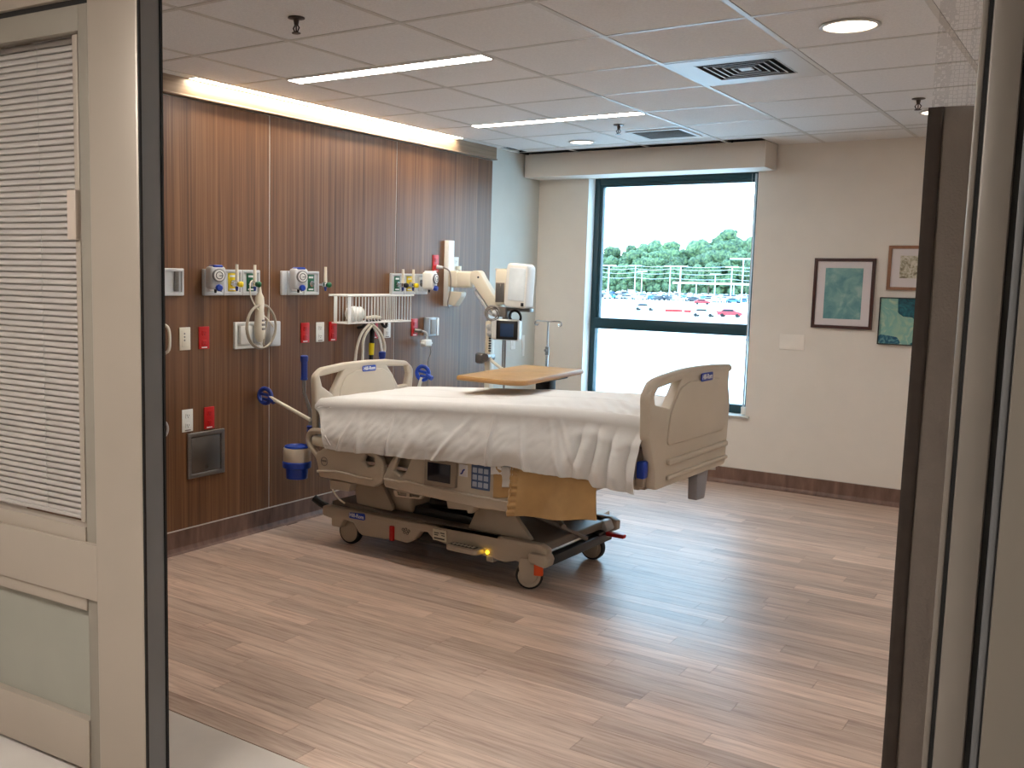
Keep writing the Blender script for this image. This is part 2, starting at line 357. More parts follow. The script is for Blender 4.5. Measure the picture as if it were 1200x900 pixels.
# last cut row behind the slot at the right of the bulkhead
MB().box(1.99, XR, 3.812, YW, H-.001, H+.012).obj('ceiling_tile', M_tile, struct_c)
MB().box(0, .03, 3.47, 3.8, H-.001, H+.012).obj('ceiling_tile', M_tile, struct_c)
for x in gx: MB().box(x-.012, x+.012, -1.2, 3.95 if x < 1.9 else YW, H-.003, H, .0008, seg=1).obj('grid_bar', M_grid, struct_c)
for y in gy+[3.80]: MB().box(.105 if y < 3.4 else .0, XR, y-.012, y+.012, H-.0025, H, .0008, seg=1).obj('grid_bar', M_grid, struct_c)
MB().box(.105, .120, -1.2, 3.46, H-.003, H).obj('grid_bar', M_grid, struct_c)
MB().box(.026, .105, -1.2, .34, H-.001, H+.01).obj('ceiling_tile', M_tile, struct_c)
MB().box(.026, .105, 2.89, 3.46, H-.001, H+.01).obj('ceiling_tile', M_tile, struct_c)

# window_1
win = thing('window_1', 'tall window with dark teal frame looking over a parking lot', 'window'); win['kind'] = 'structure'
fy0, fy1 = YW+.12, YW+.19
MB().box(W0, W0+.05, fy0, fy1, WB, WT, .003).box(W1-.05, W1, fy0, fy1, WB, WT, .003).box(W0+.05, W1-.05, fy0, fy1, WT-.05, WT, .003).box(W0+.05, W1-.05, fy0, fy1, WB, WB+.07, .003).obj('window_frame', M_teal, win)
MB().box(W0+.05, W1-.05, fy0-.012, fy1, 1.145, 1.235, .003).obj('window_mullion', M_teal, win)
MB().box(W0+.05, W0+.075, fy0+.01, fy1-.01, 1.235, WT-.05, .002).box(W1-.062, W1-.05, fy0+.01, fy1-.01, 1.235, WT-.05, .002).box(W0+.075, W1-.062, fy0+.01, fy1-.01, WT-.072, WT-.05, .002).obj('window_sash', M_teal, win)
MB().box(W0+.075, W1-.062, fy0+.03, fy0+.036, 1.235, WT-.072).obj('window_pane', M_glass, win)
MB().box(W0+.05, W1-.05, fy0+.03, fy0+.036, WB+.07, 1.145).obj('window_pane', M_glass, win)
MB().box(W0-.0, W0+.004, YW, fy0, WB, WT).box(W1-.004, W1, YW, fy0, WB, WT).obj('window_reveal', M_white, win)
MB().box(W0-.03, W1+.03, YW-.03, fy0, WB-.012, WB+.004, .003).obj('window_sill', mat('sill_stone', (212, 208, 200), .4), win)
sc_ = thing('window_shade', 'rolled clear-edged shade channel beside the right window jamb', 'window shade', (W1-.03, YW+.03, 0))
MB().box(-.004, .004, -.012, .012, WB+.06, WT-.02).obj('guide_rail', M_pale, sc_)
MB().box(-.012, .02, -.02, .015, WB+.01, WB+.07, .004).obj('end_bracket', M_white, sc_)
MB().cyl((-.03, 0, WT-.02), (-.03, 0, 1.25), .0012, n=5).obj('pull_cord', M_pale, sc_)

# ================================================================== FOREGROUND SLIDING DOOR
dr = thing('door_1', 'sliding corridor door in beige aluminium with blinds behind the upper glass', 'door', (1.971, -1.50, 0), R(3.6)); dr['kind'] = 'structure'
MB().box(-.225, 0, 0, .088, -.115, 2.64, .012, seg=3).obj('door_stile', M_alum, dr)
MB().box(.0005, .003, .008, .080, -.115, 2.64).obj('door_edge', M_alumdk, dr)
MB().box(.0, .006, -.001, .007, -.115, 2.64).box(.0, .008, .081, .089, -.115, 2.64).obj('gasket', M_black, dr)
MB().box(.0, .004, .0885, .0925, -.115, 2.64).obj('edge_bead', M_white, dr)
MB().box(-1.3, -.226, .012, .075, 2.385, 2.64, .002).obj('door_head', M_alum, dr)
MB().box(-1.3, -.226, .03, .075, 2.368, 2.385).obj('head_gasket', M_black, dr)
MB().box(-.298, -.226, .028, .075, -.115, 2.368, .002).box(-1.3, -1.18, .028, .075, -.115, 2.368, .002).box(-1.18, -.298, .028, .075, 2.29, 2.368, .002).obj('glazing_frame', mat('door_frame_shade', (150, 142, 130), .45, metal=.2), dr)
MB().box(-1.3, -.2265, .012, .075, .485, .672, .003).obj('mid_rail', M_alum, dr)
MB().box(-1.18, -.298, .022, .075, .672, .722, .002).box(-1.18, -.298, .022, .075, .44, .485, .002).box(-1.18, -.298, .022, .075, -.115, .06, .002).obj('rail_cap', M_alum, dr)
MB().box(-1.18, -.298, .05, .056, .722, 2.29).obj('door_glass', M_doorglass, dr)
MB().box(-1.18, -.298, .05, .06, .06, .44).obj('lower_panel', M_frost, dr)
bl = bpy.data.objects.new('window_blind', None); COL.objects.link(bl); bl.parent = dr
sm_ = bpy.data.meshes.new('slat'); q = MB()
q.plate([[(-.0125, 0, 0), (-.006, .0016, 0), (0, .0022, 0), (.006, .0016, 0), (.0125, 0, 0), (.006, .0010, 0), (0, .0016, 0), (-.006, .0010, 0)]], -1.165, -.318, .0001, Matrix(((0, 0, 1, 0), (1, 0, 0, 0), (0, 1, 0, 0), (0, 0, 0, 1))), 0)
q.bm.to_mesh(sm_); sm_.materials.append(M_slat)
z = 2.262; k = 0
while z > .745:
    o = bpy.data.objects.new('slat', sm_); COL.objects.link(o); o.parent = bl; o.location = (0, .082, z); o.rotation_euler = (R(68+.7*fbm(k*.7, 3)), 0, 0); z -= .0207; k += 1
MB().box(-1.17, -.315, .070, .094, 2.268, 2.288, .002).obj('head_rail', M_greypl, bl)
MB().box(-1.17, -.315, .072, .092, .727, .74, .003).obj('bottom_rail', M_slat, bl)
for x in (-.55, -.36, -.95): MB().cyl((x, .069, .74), (x, .069, 2.27), .0009, n=5).obj('ladder_cord', M_pale, bl)
MB().box(-.325, -.302, .028, .05, .735, 2.28, .002).obj('magnet_track', M_alum, dr)
MB().box(-.345, -.303, .012, .032, 1.65, 1.806, .004).obj('blind_slider', mat('slider_plastic', (188, 172, 158), .4), dr)
MB().box(-1.18, -.298, .11, .118, .06, 2.3).obj('back_glass', M_doorglass, dr)
DS = .9214      # real size of the leaf
for o in [q_ for q_ in COL.objects if q_.parent in (dr, bl) and q_.type == 'MESH']:
    if not o.data.get('sized'): o.data.transform(Matrix.Diagonal((DS, DS, DS, 1))); o.data['sized'] = 1
    o.location = o.location*DS+(Vector((0, 0, 1.563*(1-DS))))
# right jamb, stepped profile
M_jamb = mat('jamb_aluminium', (150, 142, 134), .4, metal=.3, vary=.03)
jb = thing('door_2', 'right-hand sliding door jamb and panel in grey aluminium with black gaskets', 'door', (3.975, -1.35, 0)); jb['kind'] = 'structure'
MB().box(-.009, .001, .01, .09, 0, 2.46, .002).obj('edge_bead', M_jamb, jb)
MB().box(.001, .010, .012, .08, 0, 2.46).box(.056, .067, .012, .08, 0, 2.46).box(.079, .082, .005, .08, 0, 2.46).obj('gasket', M_black, jb)
MB().box(.009, .057, 0, .085, 0, 2.46, .004).obj('jamb_post', M_jamb, jb)
MB().box(.067, .079, .006, .07, 0, 2.46, .003).obj('glazing_bead', M_alumdk, jb)
MB().box(.082, .70, -.004, .08, 0, 2.46, .004).obj('jamb_panel', mat('jamb_panel_paint', (142, 133, 122), .5, vary=.03, scale=2), jb)
# cubicle curtain
cu = thing('cubicle_curtain', 'taupe privacy curtain with pale mesh top bunched at the right side', 'curtain', (0, 0, 0))
def cf(u, v, z0, z1, x0, x1):
    x = x0+(x1-x0)*u; z = z0+(z1-z0)*v
    return (x-.004+.006*fbm(z*1.3, 5), -.6+.03*math.sin((x-x0)*13-.4)*min(1, (x-x0)*6)+.01*fbm(x*5, z*1.2), z)
CX = 3.783
grid('curtain_fabric', 90, 40, lambda u, v: cf(u, v, .25, 1.988, CX, 4.75), M_curtain, cu, .0015)
def hemf(u, v):
    x, y, z = cf(0, v, .25, 1.988, CX, 4.75); return (x-.002+u*.034, y-.004, z)
grid('curtain_hem', 4, 40, hemf, M_hem, cu, .003)
mm = bpy.data.materials.new('curtain_mesh'); mm.use_nodes = True; n, l = mm.node_tree.nodes, mm.node_tree.links
vt = n.new('ShaderNodeTexVoronoi'); vt.feature = 'DISTANCE_TO_EDGE'; vt.inputs['Scale'].default_value = 105; vt.inputs['Randomness'].default_value = .25
t_c = n.new('ShaderNodeTexCoord'); l.new(t_c.outputs['Object'], vt.inputs['Vector'])
mt = n.new('ShaderNodeMath'); mt.operation = 'LESS_THAN'; mt.inputs[1].default_value = .075; l.new(vt.outputs['Distance'], mt.inputs[0])
m2 = n.new('ShaderNodeMath'); m2.operation = 'MULTIPLY'; m2.inputs[1].default_value = .2; l.new(mt.outputs[0], m2.inputs[0])
l.new(m2.outputs[0], n['Principled BSDF'].inputs['Alpha']); n['Principled BSDF'].inputs['Base Color'].default_value = (.45, .42, .41, 1)
grid('curtain_mesh', 90, 12, lambda u, v: cf(u, v, 1.988, 2.55, CX+.004, 4.75), mm, cu)
MB().box(3.6, 4.9, -.612, -.588, H-.022, H-.004, .003).obj('ceiling_track', M_grid, cu)

# ================================================================== CEILING FIXTURES
def linear_light(label, x0, x1, y0, y1, z, m=None, grp=None, lens=None):
    t = thing('linear_light', label, 'ceiling light', ((x0+x1)/2, (y0+y1)/2, H), 0, grp); a, b = (x1-x0)/2, (y1-y0)/2
    MB().box(-a, a, -b, -b+.006, -.005, .012).box(-a, a, b-.006, b, -.005, .012).box(-a, -a+.006, -b, b, -.005, .012).box(a-.006, a, -b, b, -.005, .012).obj('trim_frame', M_grid, t)
    MB().box(-a+.006, a-.006, -b+.006, b-.006, -.0045, .006).obj('diffuser', lens or M_lampw, t); return t
linear_light('long narrow ceiling light nearest the sprinkler above the bed', .47, 1.69, .632, .742, H)
linear_light('long narrow ceiling light farther away, near the window end', .47, 1.69, 2.40, 2.50, H)
M_addedlamp = mat('added_lamp_diffuser', (255, 251, 247), .5, vary=0, emit=10)  # for three unseen fixtures added to raise the room's brightness
linear_light('added unseen linear fill light right of the curtain, nearest the door', 4.13, 5.33, -.31, -.20, H, lens=M_addedlamp)
linear_light('added unseen linear fill light right of the curtain, above the middle of the right side', 4.13, 5.33, .92, 1.03, H, lens=M_addedlamp)
linear_light('added unseen linear fill light right of the curtain, farthest from the door', 4.13, 5.33, 2.14, 2.25, H, lens=M_addedlamp)
M_cove = mat('cove_diffuser', (255, 240, 216), .5, vary=0, emit=20)
linear_light('warm wall-wash strip light along the top of the wood wall', .032, .100, .34, 2.89, H, lens=M_cove)
def downlight(label, x, y, r=.10, grp=None):
    t = thing('downlight', label, 'ceiling light', (x, y, H-.004), 0, grp)
    MB().lathe([(r, 0), (r+.014, 0), (r+.014, -.004), (r, -.006), (r-.004, .0)]).obj('trim_ring', M_grid, t)
    MB().lathe([(r-.003, -.001), (r-.003, -.003)], n=24).obj('lens', M_down, t); return t
downlight('round recessed downlight at the upper right of the ceiling', 3.222, .916)
downlight('small round recessed downlight in the last tiles before the window', .78, 3.44, .085)
downlight('round recessed downlight just left of the mesh curtain top', 3.20, 3.19, .085)
M_sprk = mat('sprinkler_bronze', (70, 58, 52), .4, metal=.6)
def sprinkler(label, x, y):
    t = thing('fire_sprinkler', label, 'sprinkler', (x, y, H-.003))
    MB().lathe([(.034, 0), (.034, -.003), (.012, -.008), (.008, -.03)]).obj('escutcheon', M_sprk, t)
    MB().tube([(.006, 0, -.028), (.016, 0, -.04), (.005, 0, -.058)], .003, 6).tube([(-.006, 0, -.028), (-.016, 0, -.04), (-.005, 0, -.058)], .003, 6).cyl((0, 0, -.03), (0, 0, -.055), .003, n=6).obj('frame_arms', M_sprk, t)
    MB().cyl((0, 0, -.058), (0, 0, -.061), .018, n=12).obj('deflector', M_sprk, t)
sprinkler('fire sprinkler hanging from the near ceiling above the wood wall', 1.40, -.28)
sprinkler('fire sprinkler between the far linear light and the window', 1.363, 2.82)
sprinkler('fire sprinkler beside the mesh top of the curtain', 3.18, 2.70)
# square diffuser
M_lv = mat('louvre_dark', (34, 32, 31), .6)
df = thing('air_diffuser', 'square four-way ceiling air diffuser with dark concentric louvres', 'air vent', (2.619, 1.525, H))
fr = MB(); a = .293; o_ = .19
fr.box(-a, a, -a, -o_, -.004, .01).box(-a, a, o_, a, -.004, .01).box(-a, -o_, -o_, o_, -.004, .01).box(o_, a, -o_, o_, -.004, .01).obj('face_plate', M_grid, df)
MB().box(-o_, o_, -o_, o_, .012, .018).obj('throat', M_blackhole, df)
for i, s_ in enumerate((.188, .155, .122, .089, .056)):
    q = MB()
    for k in range(4):
        Mk = Matrix.Rotation(k*math.pi/2, 4, 'Z')
        b = bmesh.new(); i2 = s_-.012
        v = [b.verts.new(p) for p in ((-s_, -s_, -.004), (s_, -s_, -.004), (i2, -i2, .010), (-i2, -i2, .010), (-s_, -s_, -.0025), (s_, -s_, -.0025), (i2, -i2, .0115), (-i2, -i2, .0115))]
        for f_ in ((0, 1, 2, 3), (7, 6, 5, 4), (0, 4, 5, 1), (2, 6, 7, 3), (1, 5, 6, 2), (3, 7, 4, 0)): b.faces.new([v[z_] for z_ in f_])
        q.merge(b, Mk)
    lv = q.obj('louvre', M_lv, df)
    MB().box(-s_, s_, -s_, -s_+.005, -.005, -.003).box(-s_, s_, s_-.005, s_, -.005, -.003).box(-s_, -s_+.005, -s_+.005, s_-.005, -.005, -.003).box(s_-.005, s_, -s_+.005, s_-.005, -.005, -.003).obj('louvre_lip', M_grid, lv)
MB().box(-.03, .03, -.03, .03, -.003, .001).obj('centre_plate', M_grid, df)
vg = thing('return_grille', 'small grey perforated grille set in a ceiling tile near the window', 'air vent', (1.47, 3.33, H-.004))
MB().box(-.17, .17, -.17, .17, -.004, .001, .001).obj('grille_face', mat('grille_grey', (92, 88, 84), .9, scale=200, vary=.4, spec=.1), vg)
MB().box(-.2, .2, -.2, -.17, -.003, .001).box(-.2, .2, .17, .2, -.003, .001).box(-.2, -.17, -.17, .17, -.003, .001).box(.17, .2, -.17, .17, -.003, .001).obj('grille_frame', M_grid, vg)
sl = thing('slot_diffuser', 'black linear air slot between the ceiling tiles and the bulkhead', 'air vent', (.9, 3.88, H-.002))
MB().box(-.9, .86, -.066, .07, .012, .018).obj('slot_throat', M_blackhole, sl)
for x in (-.87, .84): MB().box(x-.006, x+.006, -.066, .07, -.002, .012).obj('slot_end', M_blackhole, sl)
for y in (-.02, .03): MB().box(-.9, .86, y-.003, y+.003, .002, .012).obj('slot_blade', M_blackhole, sl)

# ================================================================== HEADWALL DEVICES  (x = out of wall)
GW = .0715
def outlet_station(label, mods, y0, zc=1.497, grp=None):
    w_ = .143; t = thing('gas_outlet_station', label, 'gas outlet', (0, y0, zc), 0, grp)
    for i, md in enumerate(mods):
        ya = w_*i; yc = ya+w_/2
        MB().plate([[(ya+.0015, -.073), (ya+w_-.0015, -.073), (ya+w_-.0015, .073), (ya+.0015, .073)], [(ya+.016, -.054), (ya+w_-.016, -.054), (ya+w_-.016, .056), (ya+.016, .056)]], 0, .024, .004, YZ, .003).box(0, .013, ya+.012, ya+w_-.012, -.06, .06).obj('outlet_plate', M_pale, t)
        if md in 'gy':
            c = M_green if md == 'g' else M_yellow
            f_ = MB().box(.013, .017, yc-.031, yc+.031, -.05, .053, .001).obj('colour_label', c, t)
            MB().lathe([(.019, 0), (.019, .012), (.012, .014), (.012, .020)], (.016, yc, -.004), (1, 0, 0), 14).obj('gas_socket', M_chrome, f_)
            MB().box(.0172, .0176, yc-.02, yc+.02, .030, .042).obj('label_print', M_white, f_)
            MB().box(.0172, .0176, yc-.022, yc+.022, -.043, -.034).obj('label_print', M_white, f_)
        elif md == 's':
            MB().cyl((.022, yc+.02, -.05), (.022, yc+.02, .055), .013, n=12).obj('slide_bar', M_steel, t)
        elif md == 'w':
            f_ = MB().box(.013, .017, yc-.028, yc+.028, -.048, .05, .001).obj('colour_label', M_white, t)
            MB().lathe([(.018, 0), (.018, .012), (.011, .016)], (.016, yc, 0), (1, 0, 0), 14).obj('gas_socket', M_grey, f_)
    return t
outlet_station('single pale outlet plate at the left edge of the wood wall', 's', .175)
outlet_station('three-gang gas outlet strip above the coiled nurse-call handset', 'wyg', .458)
outlet_station('two-gang gas outlet strip right of the first panel joint', 'ww'[:0]+'wg', 1.115)
outlet_station('three-gang gas outlet strip just above and right of the wire basket', 'gyw', 2.143)
MB().box(0, .02, 1.072, 1.113, 1.424, 1.57, .004).obj('blank_plate', M_pale).name = 'blank_plate'
tag(bpy.data.objects['blank_plate'], 'narrow pale cover plate at the left end of the two-gang gas outlet strip', 'wall plate')
def regulator(label, y, z=1.515, turn=-.35, white=False):
    t = thing('suction_regulator', label, 'regulator', (.022, y, z), turn)
    MB().box(.03, .115, -.045, .045, -.055, .07, .016, seg=3).obj('regulator_body', M_white if white else M_pale, t)
    g = MB().lathe([(.036, 0), (.036, .012), (.031, .014)], (.113, 0, .022), (1, 0, 0), 24).obj('gauge', M_grey, t)
    MB().lathe([(.030, 0), (.030, .003)], (.125, 0, .022), (1, 0, 0), 24).obj('gauge_dial', M_white, g)
    MB().torus((.1285, 0, .022), (1, 0, 0), .019, .0022, 20, 5).box(.127, .129, -.002, .016, .018, .022).obj('dial_marks', M_dark, g)
    MB().cyl((.0, 0, 0), (.035, 0, 0), .014).obj('adapter', M_chrome, t)
    MB().lathe([(.017, 0), (.019, .008), (.019, .022), (.014, .028)], (.108, .0, -.045), (1, 0, 0), 16).obj('blue_knob', M_blue, t)
    MB().plate([[(-.032, .066), (.032, .066), (.022, .078), (-.022, .078)]], .04, .112, .003, YZ, .008).obj('blue_cap', M_blue if not white else M_white, t)
    MB().cyl((.07, .0, -.05), (.07, 0, -.075), .009, .006).obj('hose_port', M_black, t)
    return t
regulator('grey suction regulator with round gauge, above the low steel wall box', .505)
regulator('grey suction regulator on the two-gang outlet strip', 1.165)
regulator('white suction regulator right of the yellow flowmeters, nearest the monitor arm', 2.485, turn=.15, white=True)
def flowmeter(label, y, c, z=1.488, flip=1, grp=None):
    t = thing('flowmeter', label, 'flowmeter', (.02, y, z), 0, grp)
    MB().cyl((0, 0, 0), (.05, 0, 0), .009).box(.03, .06, -.014, .014, -.014, .016, .004).obj('meter_body', M_chrome, t)
    MB().cyl((.046, 0, .014), (.046, 0, .112), .0105, .0085, n=12).obj('meter_tube', M_cream, t)
    MB().lathe([(.012, 0), (.017, .006), (.017, .020), (.010, .028)], (.06, .0, 0), (.7, .7*flip, 0), 14).obj('control_knob', c, t)
    MB().lathe([(.010, 0), (.008, .014), (.005, .026)], (.046, 0, -.012), (0, 0, -1), 10).obj('hose_barb', M_navy, t)
    return t
flowmeter('yellow-knobbed air flowmeter on the left three-gang strip', .66, M_yellow)
flowmeter('green-knobbed oxygen flowmeter above the coiled handset', .80, M_green)
flowmeter('green-knobbed oxygen flowmeter on the two-gang strip', 1.41, M_green)
flowmeter('flowmeter on the green outlet above the basket', 2.215, M_black)
flowmeter('yellow-knobbed air flowmeter above the basket', 2.335, M_yellow)

def wall_plate(label, y, z, m=M_white, kind='outlet', hh=.0625, ww=.038, name='power_outlet', cat='outlet', x=0):
    t = thing(name, label, cat, (x, y, z))
    MB().box(0, .006, -ww, ww, -hh, hh, .003).obj('face_plate', m, t)
    if kind == 'outlet':
        for s in (-1, 1):
            q = MB().plate([[(-.017, s*.027-.015), (.017, s*.027-.015), (.017, s*.027+.015), (-.017, s*.027+.015)]], .004, .009, .001, YZ, .008).obj('receptacle', m, t)
            MB().box(.009, .0094, -.008, -.0055, s*.027-.002, s*.027+.008).box(.009, .0094, .0055, .008, s*.027-.002, s*.027+.006).cyl((.0088, 0, s*.027-.008), (.0094, 0, s*.027-.008), .003, n=8).obj('slots', M_dark, q)
        MB().box(.006, .0064, -.02, .02, -hh+.006, -hh+.012).obj('plate_print', M_white if m is M_red else M_greypl, t)
    elif kind == 'control':
        MB().box(.005, .008, -.024, .024, -.045, .045, .002).obj('control_insert', M_cream, t)
        for k in range(3): MB().cyl((.008, -.006, .028-.018*k), (.0095, -.006, .028-.018*k), .005, n=10).obj('button', M_grey, t)
    elif kind == 'switch':
        MB().box(.005, .009, -.017, .017, -.034, .034, .003).obj('rocker', m, t)
    return t
wall_plate('beige control plate left of a red outlet, below the left outlet strip', .336, 1.189, M_cream, 'control', name='control_plate', cat='wall control')
wall_plate('red emergency outlet below the left gas outlet strip', .472, 1.189, M_red)
wall_plate('white outlet just above the steel wall box', .350, .736, M_white)
wall_plate('red outlet just above the right corner of the steel wall box', .507, .735, M_red)
wall_plate('red outlet above the blue push handle, left of a white outlet', 1.294, 1.188, M_red)
wall_plate('white outlet between two red outlets above the headboard', 1.433, 1.188, M_white)
wall_plate('red outlet directly below the left corner of the wire basket', 1.556, 1.188, M_red)
wall_plate('red outlet behind the black hose holder below the basket', 1.985, 1.186, M_red)
wall_plate('white outlet behind the cables below the basket right corner', 2.125, 1.186, M_white)
wall_plate('red outlet with a grey plug beside the clear glove holder', 2.445, 1.186, M_red)
wall_plate('red outlet with a plug left of the monitor mounting rail', 2.693, 1.648, M_red)
wall_plate('white outlet with a plug right of the monitor mounting rail', 2.955, 1.641, M_white)
wall_plate('pale switch plate on the painted wall behind the monitors', 3.86, 1.02, M_white, 'switch', name='light_switch', cat='switch', x=-.012)
wall_plate('pale data plate on the painted wall nearest the window corner', 4.03, .98, M_white, 'switch', name='data_plate', cat='wall plate', ww=.022, hh=.09, x=-.012)
# wide nurse-call box
nb = thing('nurse_call_box', 'wide white nurse-call wall box under the coiled handset', 'nurse call', (0, .69, 1.192))
MB().plate([[(0, -.078), (.225, -.078), (.225, .078), (0, .078)], [(.02, -.06), (.20, -.06), (.20, .06), (.02, .06)]], 0, .02, .004, YZ, .004).box(0, .008, .01, .215, -.07, .07).obj('mounting_frame', M_white, nb)
MB().box(.008, .035, .03, .125, -.05, .055, .005).obj('left_module', M_white, nb)
MB().box(.008, .022, .15, .2, -.05, .055, .003).obj('right_module', M_pale, nb)
MB().box(0, .055, .25, .335, -.07, .078, .005).box(.055, .057, .262, .323, -.058, .066).obj('handset_cradle', M_pale, nb)
hs_ = thing('nurse_call_handset', 'cream pillow-speaker handset hanging with its grey coiled cord', 'handset', (.075, .83, 1.5))
MB().lathe([(.006, 0), (.008, -.03), (.012, -.06), (.024, -.085), (.027, -.12), (.024, -.16), (.031, -.24), (.033, -.28), (.026, -.325), (.012, -.345)], (0, 0, 0), (0, 0, 1), 16).obj('handset_body', M_cream, hs_)
MB().box(.028, .034, -.012, .012, -.275, -.262, .002).box(.028, .034, -.012, .012, -.25, -.237, .002).box(.026, .032, -.009, .009, -.225, -.214, .002).obj('buttons', M_greypl, hs_)
cpts = [(.015+.006*math.sin(a*.1), .115*math.cos(a*2*math.pi/28+1.2)*(1+.03*(a//28)), -.255+.125*math.sin(a*2*math.pi/28+1.2)*(1+.03*(a//28))) for a in range(0, 56)]
MB().tube(cpts+[(.0, .03, -.36), (-.02, .07, -.38)], .0055, 7).obj('cord', mat('cord_grey', (168, 158, 140), .45), hs_)
MB().tube([(-.03, -.03, .01), (.0, -.075, -.01), (.0, -.07, -.08), (.01, -.03, -.15), (.012, .06, -.22), (.01, .1, -.26)], .004, 6, sm=6).obj('side_cord', M_cream, hs_)
# steel access box
ab = thing('access_box', 'square brushed steel recessed wall box low on the wood wall', 'wall box', (0, .48, .535))
MB().plate([[(-.135, -.128), (.135, -.128), (.135, .128), (-.135, .128)], [(-.11, -.103), (.11, -.103), (.11, .103), (-.11, .103)]], 0, .014, .003, YZ, .003).obj('box_frame', M_steel, ab)
dd = MB().box(0, .010, -.106, .106, -.099, .099, .002).obj('box_door', mat('steel_dark', (118, 112, 106), .38, metal=.85), ab)
MB().cyl((.010, 0, -.075), (.016, 0, -.075), .009, n=12).obj('latch', M_chrome, dd)
# loops at far left
lp = thing('cable_hook', 'beige cord loop hanging at the left edge of the wood wall', 'cord', (0, .15, 1.19))
MB().tube([(0, -.0, .09), (.05, .03, .07), (.06, .035, 0), (.05, .03, -.06), (0, 0, -.08)], .008, 8, sm=5).obj('loop', M_cream, lp)
MB().tube([(0, 0, -.42), (.04, .02, -.44), (.045, .03, -.48), (.03, .02, -.52), (0, 0, -.53)], .006, 8, sm=5).obj('lower_loop', M_pale, lp)
# clear glove / sharps holder
gh = thing('glove_holder', 'small clear and grey holder mounted right of the plugged red outlet', 'holder', (0, 2.622, 1.185))
MB().box(0, .05, -.062, .062, -.065, .07, .006).obj('holder_body', mat('holder_blue_grey', (168, 184, 200), .3), gh)
MB().box(.05, .054, -.045, .02, -.05, .055, .002).obj('holder_window', M_greypl, gh)
MB().box(.05, .056, .03, .055, -.062, .067, .002).obj('holder_edge', M_white, gh)
# wire basket
bk = thing('wire_basket', 'white wire basket on the wood wall above the headboard', 'basket', (0, 1.545, 1.33))
BW = .67
fw = MB()
for z_ in (.09, -.085):
    fw.tube([(.0, 0, z_), (.14, 0, z_), (.14, BW, z_), (0, BW, z_), (0, 0, z_)], .0055, 6)
fw.tube([(.003, -.03, .092), (.003, BW+.05, .092)], .007, 6).tube([(.145, -.02, .092), (.145, BW+.02, .092)], .006, 6)
fw.box(.136, .143, -.003, .028, -.085, .09, .001).box(-.0, .006, .02, .05, -.085, .09, .001)
fw.obj('basket_frame', M_white, bk)
for k in range(20):
    y = .045+(BW-.05)*k/19
    MB().tube([(.002, y, .09), (.002, y, -.085), (.14, y, -.085), (.14, y, .09)], .0032, 5).obj('basket_wire', M_white, bk)
sp = thing('hand_probe', 'white hand-held probe lying in the left end of the wire basket', 'probe', (.07, 1.66, 1.27))
MB().lathe([(.015, 0), (.045, .02), (.05, .06), (.045, .1), (.05, .11), (.02, .13)], (0, -.04, .035), (.1, 1, -.05), 16).obj('probe_head', M_white, sp)
MB().tube([(.01, .07, .03), (.03, .12, .005), (.03, .2, .01), (.02, .28, 0)], .011, 8, sm=5).obj('probe_hose', M_cream, sp)
# black hose holder with yellow band and beige cables
hh_ = thing('hose_hanger', 'black hanger with a yellow band hanging under the basket', 'hanger', (.03, 1.90, 1.235))
MB().tube([(-.02, -.10, -.03), (.02, -.095, -.02), (.02, -.06, .01), (.02, .0, .005), (.02, .09, .01), (.02, .12, -.02), (.02, .15, -.03), (.02, .16, 0)], .010, 8, sm=4).obj('hanger_hook', M_black, hh_)
MB().cyl((.02, .01, .02), (.02, -.01, -.34), .017, .014, n=12).obj('hanger_strap', M_black, hh_)
MB().cyl((.02, -.001, -.135), (.02, -.005, -.215), .019, .018, n=12).obj('yellow_band', M_yellow, hh_)
cb_ = thing('looped_cables', 'pale looped cables hanging from the black hanger behind the headboard', 'cable', (.07, 1.88, 1.23))
MB().tube([(0, -.03, 0), (0, -.12, -.07), (0, -.17, -.2), (0, -.18, -.40)], .009, 8, sm=6).obj('cable', M_cream, cb_)
MB().tube([(.01, -.02, -.01), (.01, -.10, -.09), (.01, -.11, -.2), (.01, -.12, -.42)], .009, 8, sm=6).obj('cable', M_cream, cb_)
MB().tube([(.0, -.01, 0), (.02, .06, -.06), (.02, .11, -.16), (.02, .08, -.27), (.02, .06, -.42)], .010, 8, sm=6).obj('cable', M_cream, cb_)
MB().tube([(.0, .0, -.01), (.02, .05, -.09), (.02, .085, -.2), (.02, .10, -.30), (.02, .08, -.42)], .008, 8, sm=6).obj('cable', M_white, cb_)
# plugs
pg = thing('power_plug', 'grey plug with white adapter and thin cord running down to the bed', 'plug', (.008, 2.445, 1.165))
MB().cyl((0, 0, 0), (.05, .02, -.004), .016, .012, n=12).obj('plug_body', M_grey, pg)
MB().tube([(.05, .02, -.004), (.07, .045, -.02), (.06, .07, -.07)], .008, 8, sm=5).obj('plug_cable', M_pale, pg)
MB().box(.035, .085, .02, .10, -.115, -.065, .010, seg=3).box(.045, .075, .0, .12, -.10, -.085, .005).obj('adapter', M_white, pg)
MB().tube([(.06, .09, -.10), (.06, .12, -.16), (.05, .10, -.25), (.05, .11, -.55)], .0035, 6, sm=5).obj('cord', M_greypl, pg)

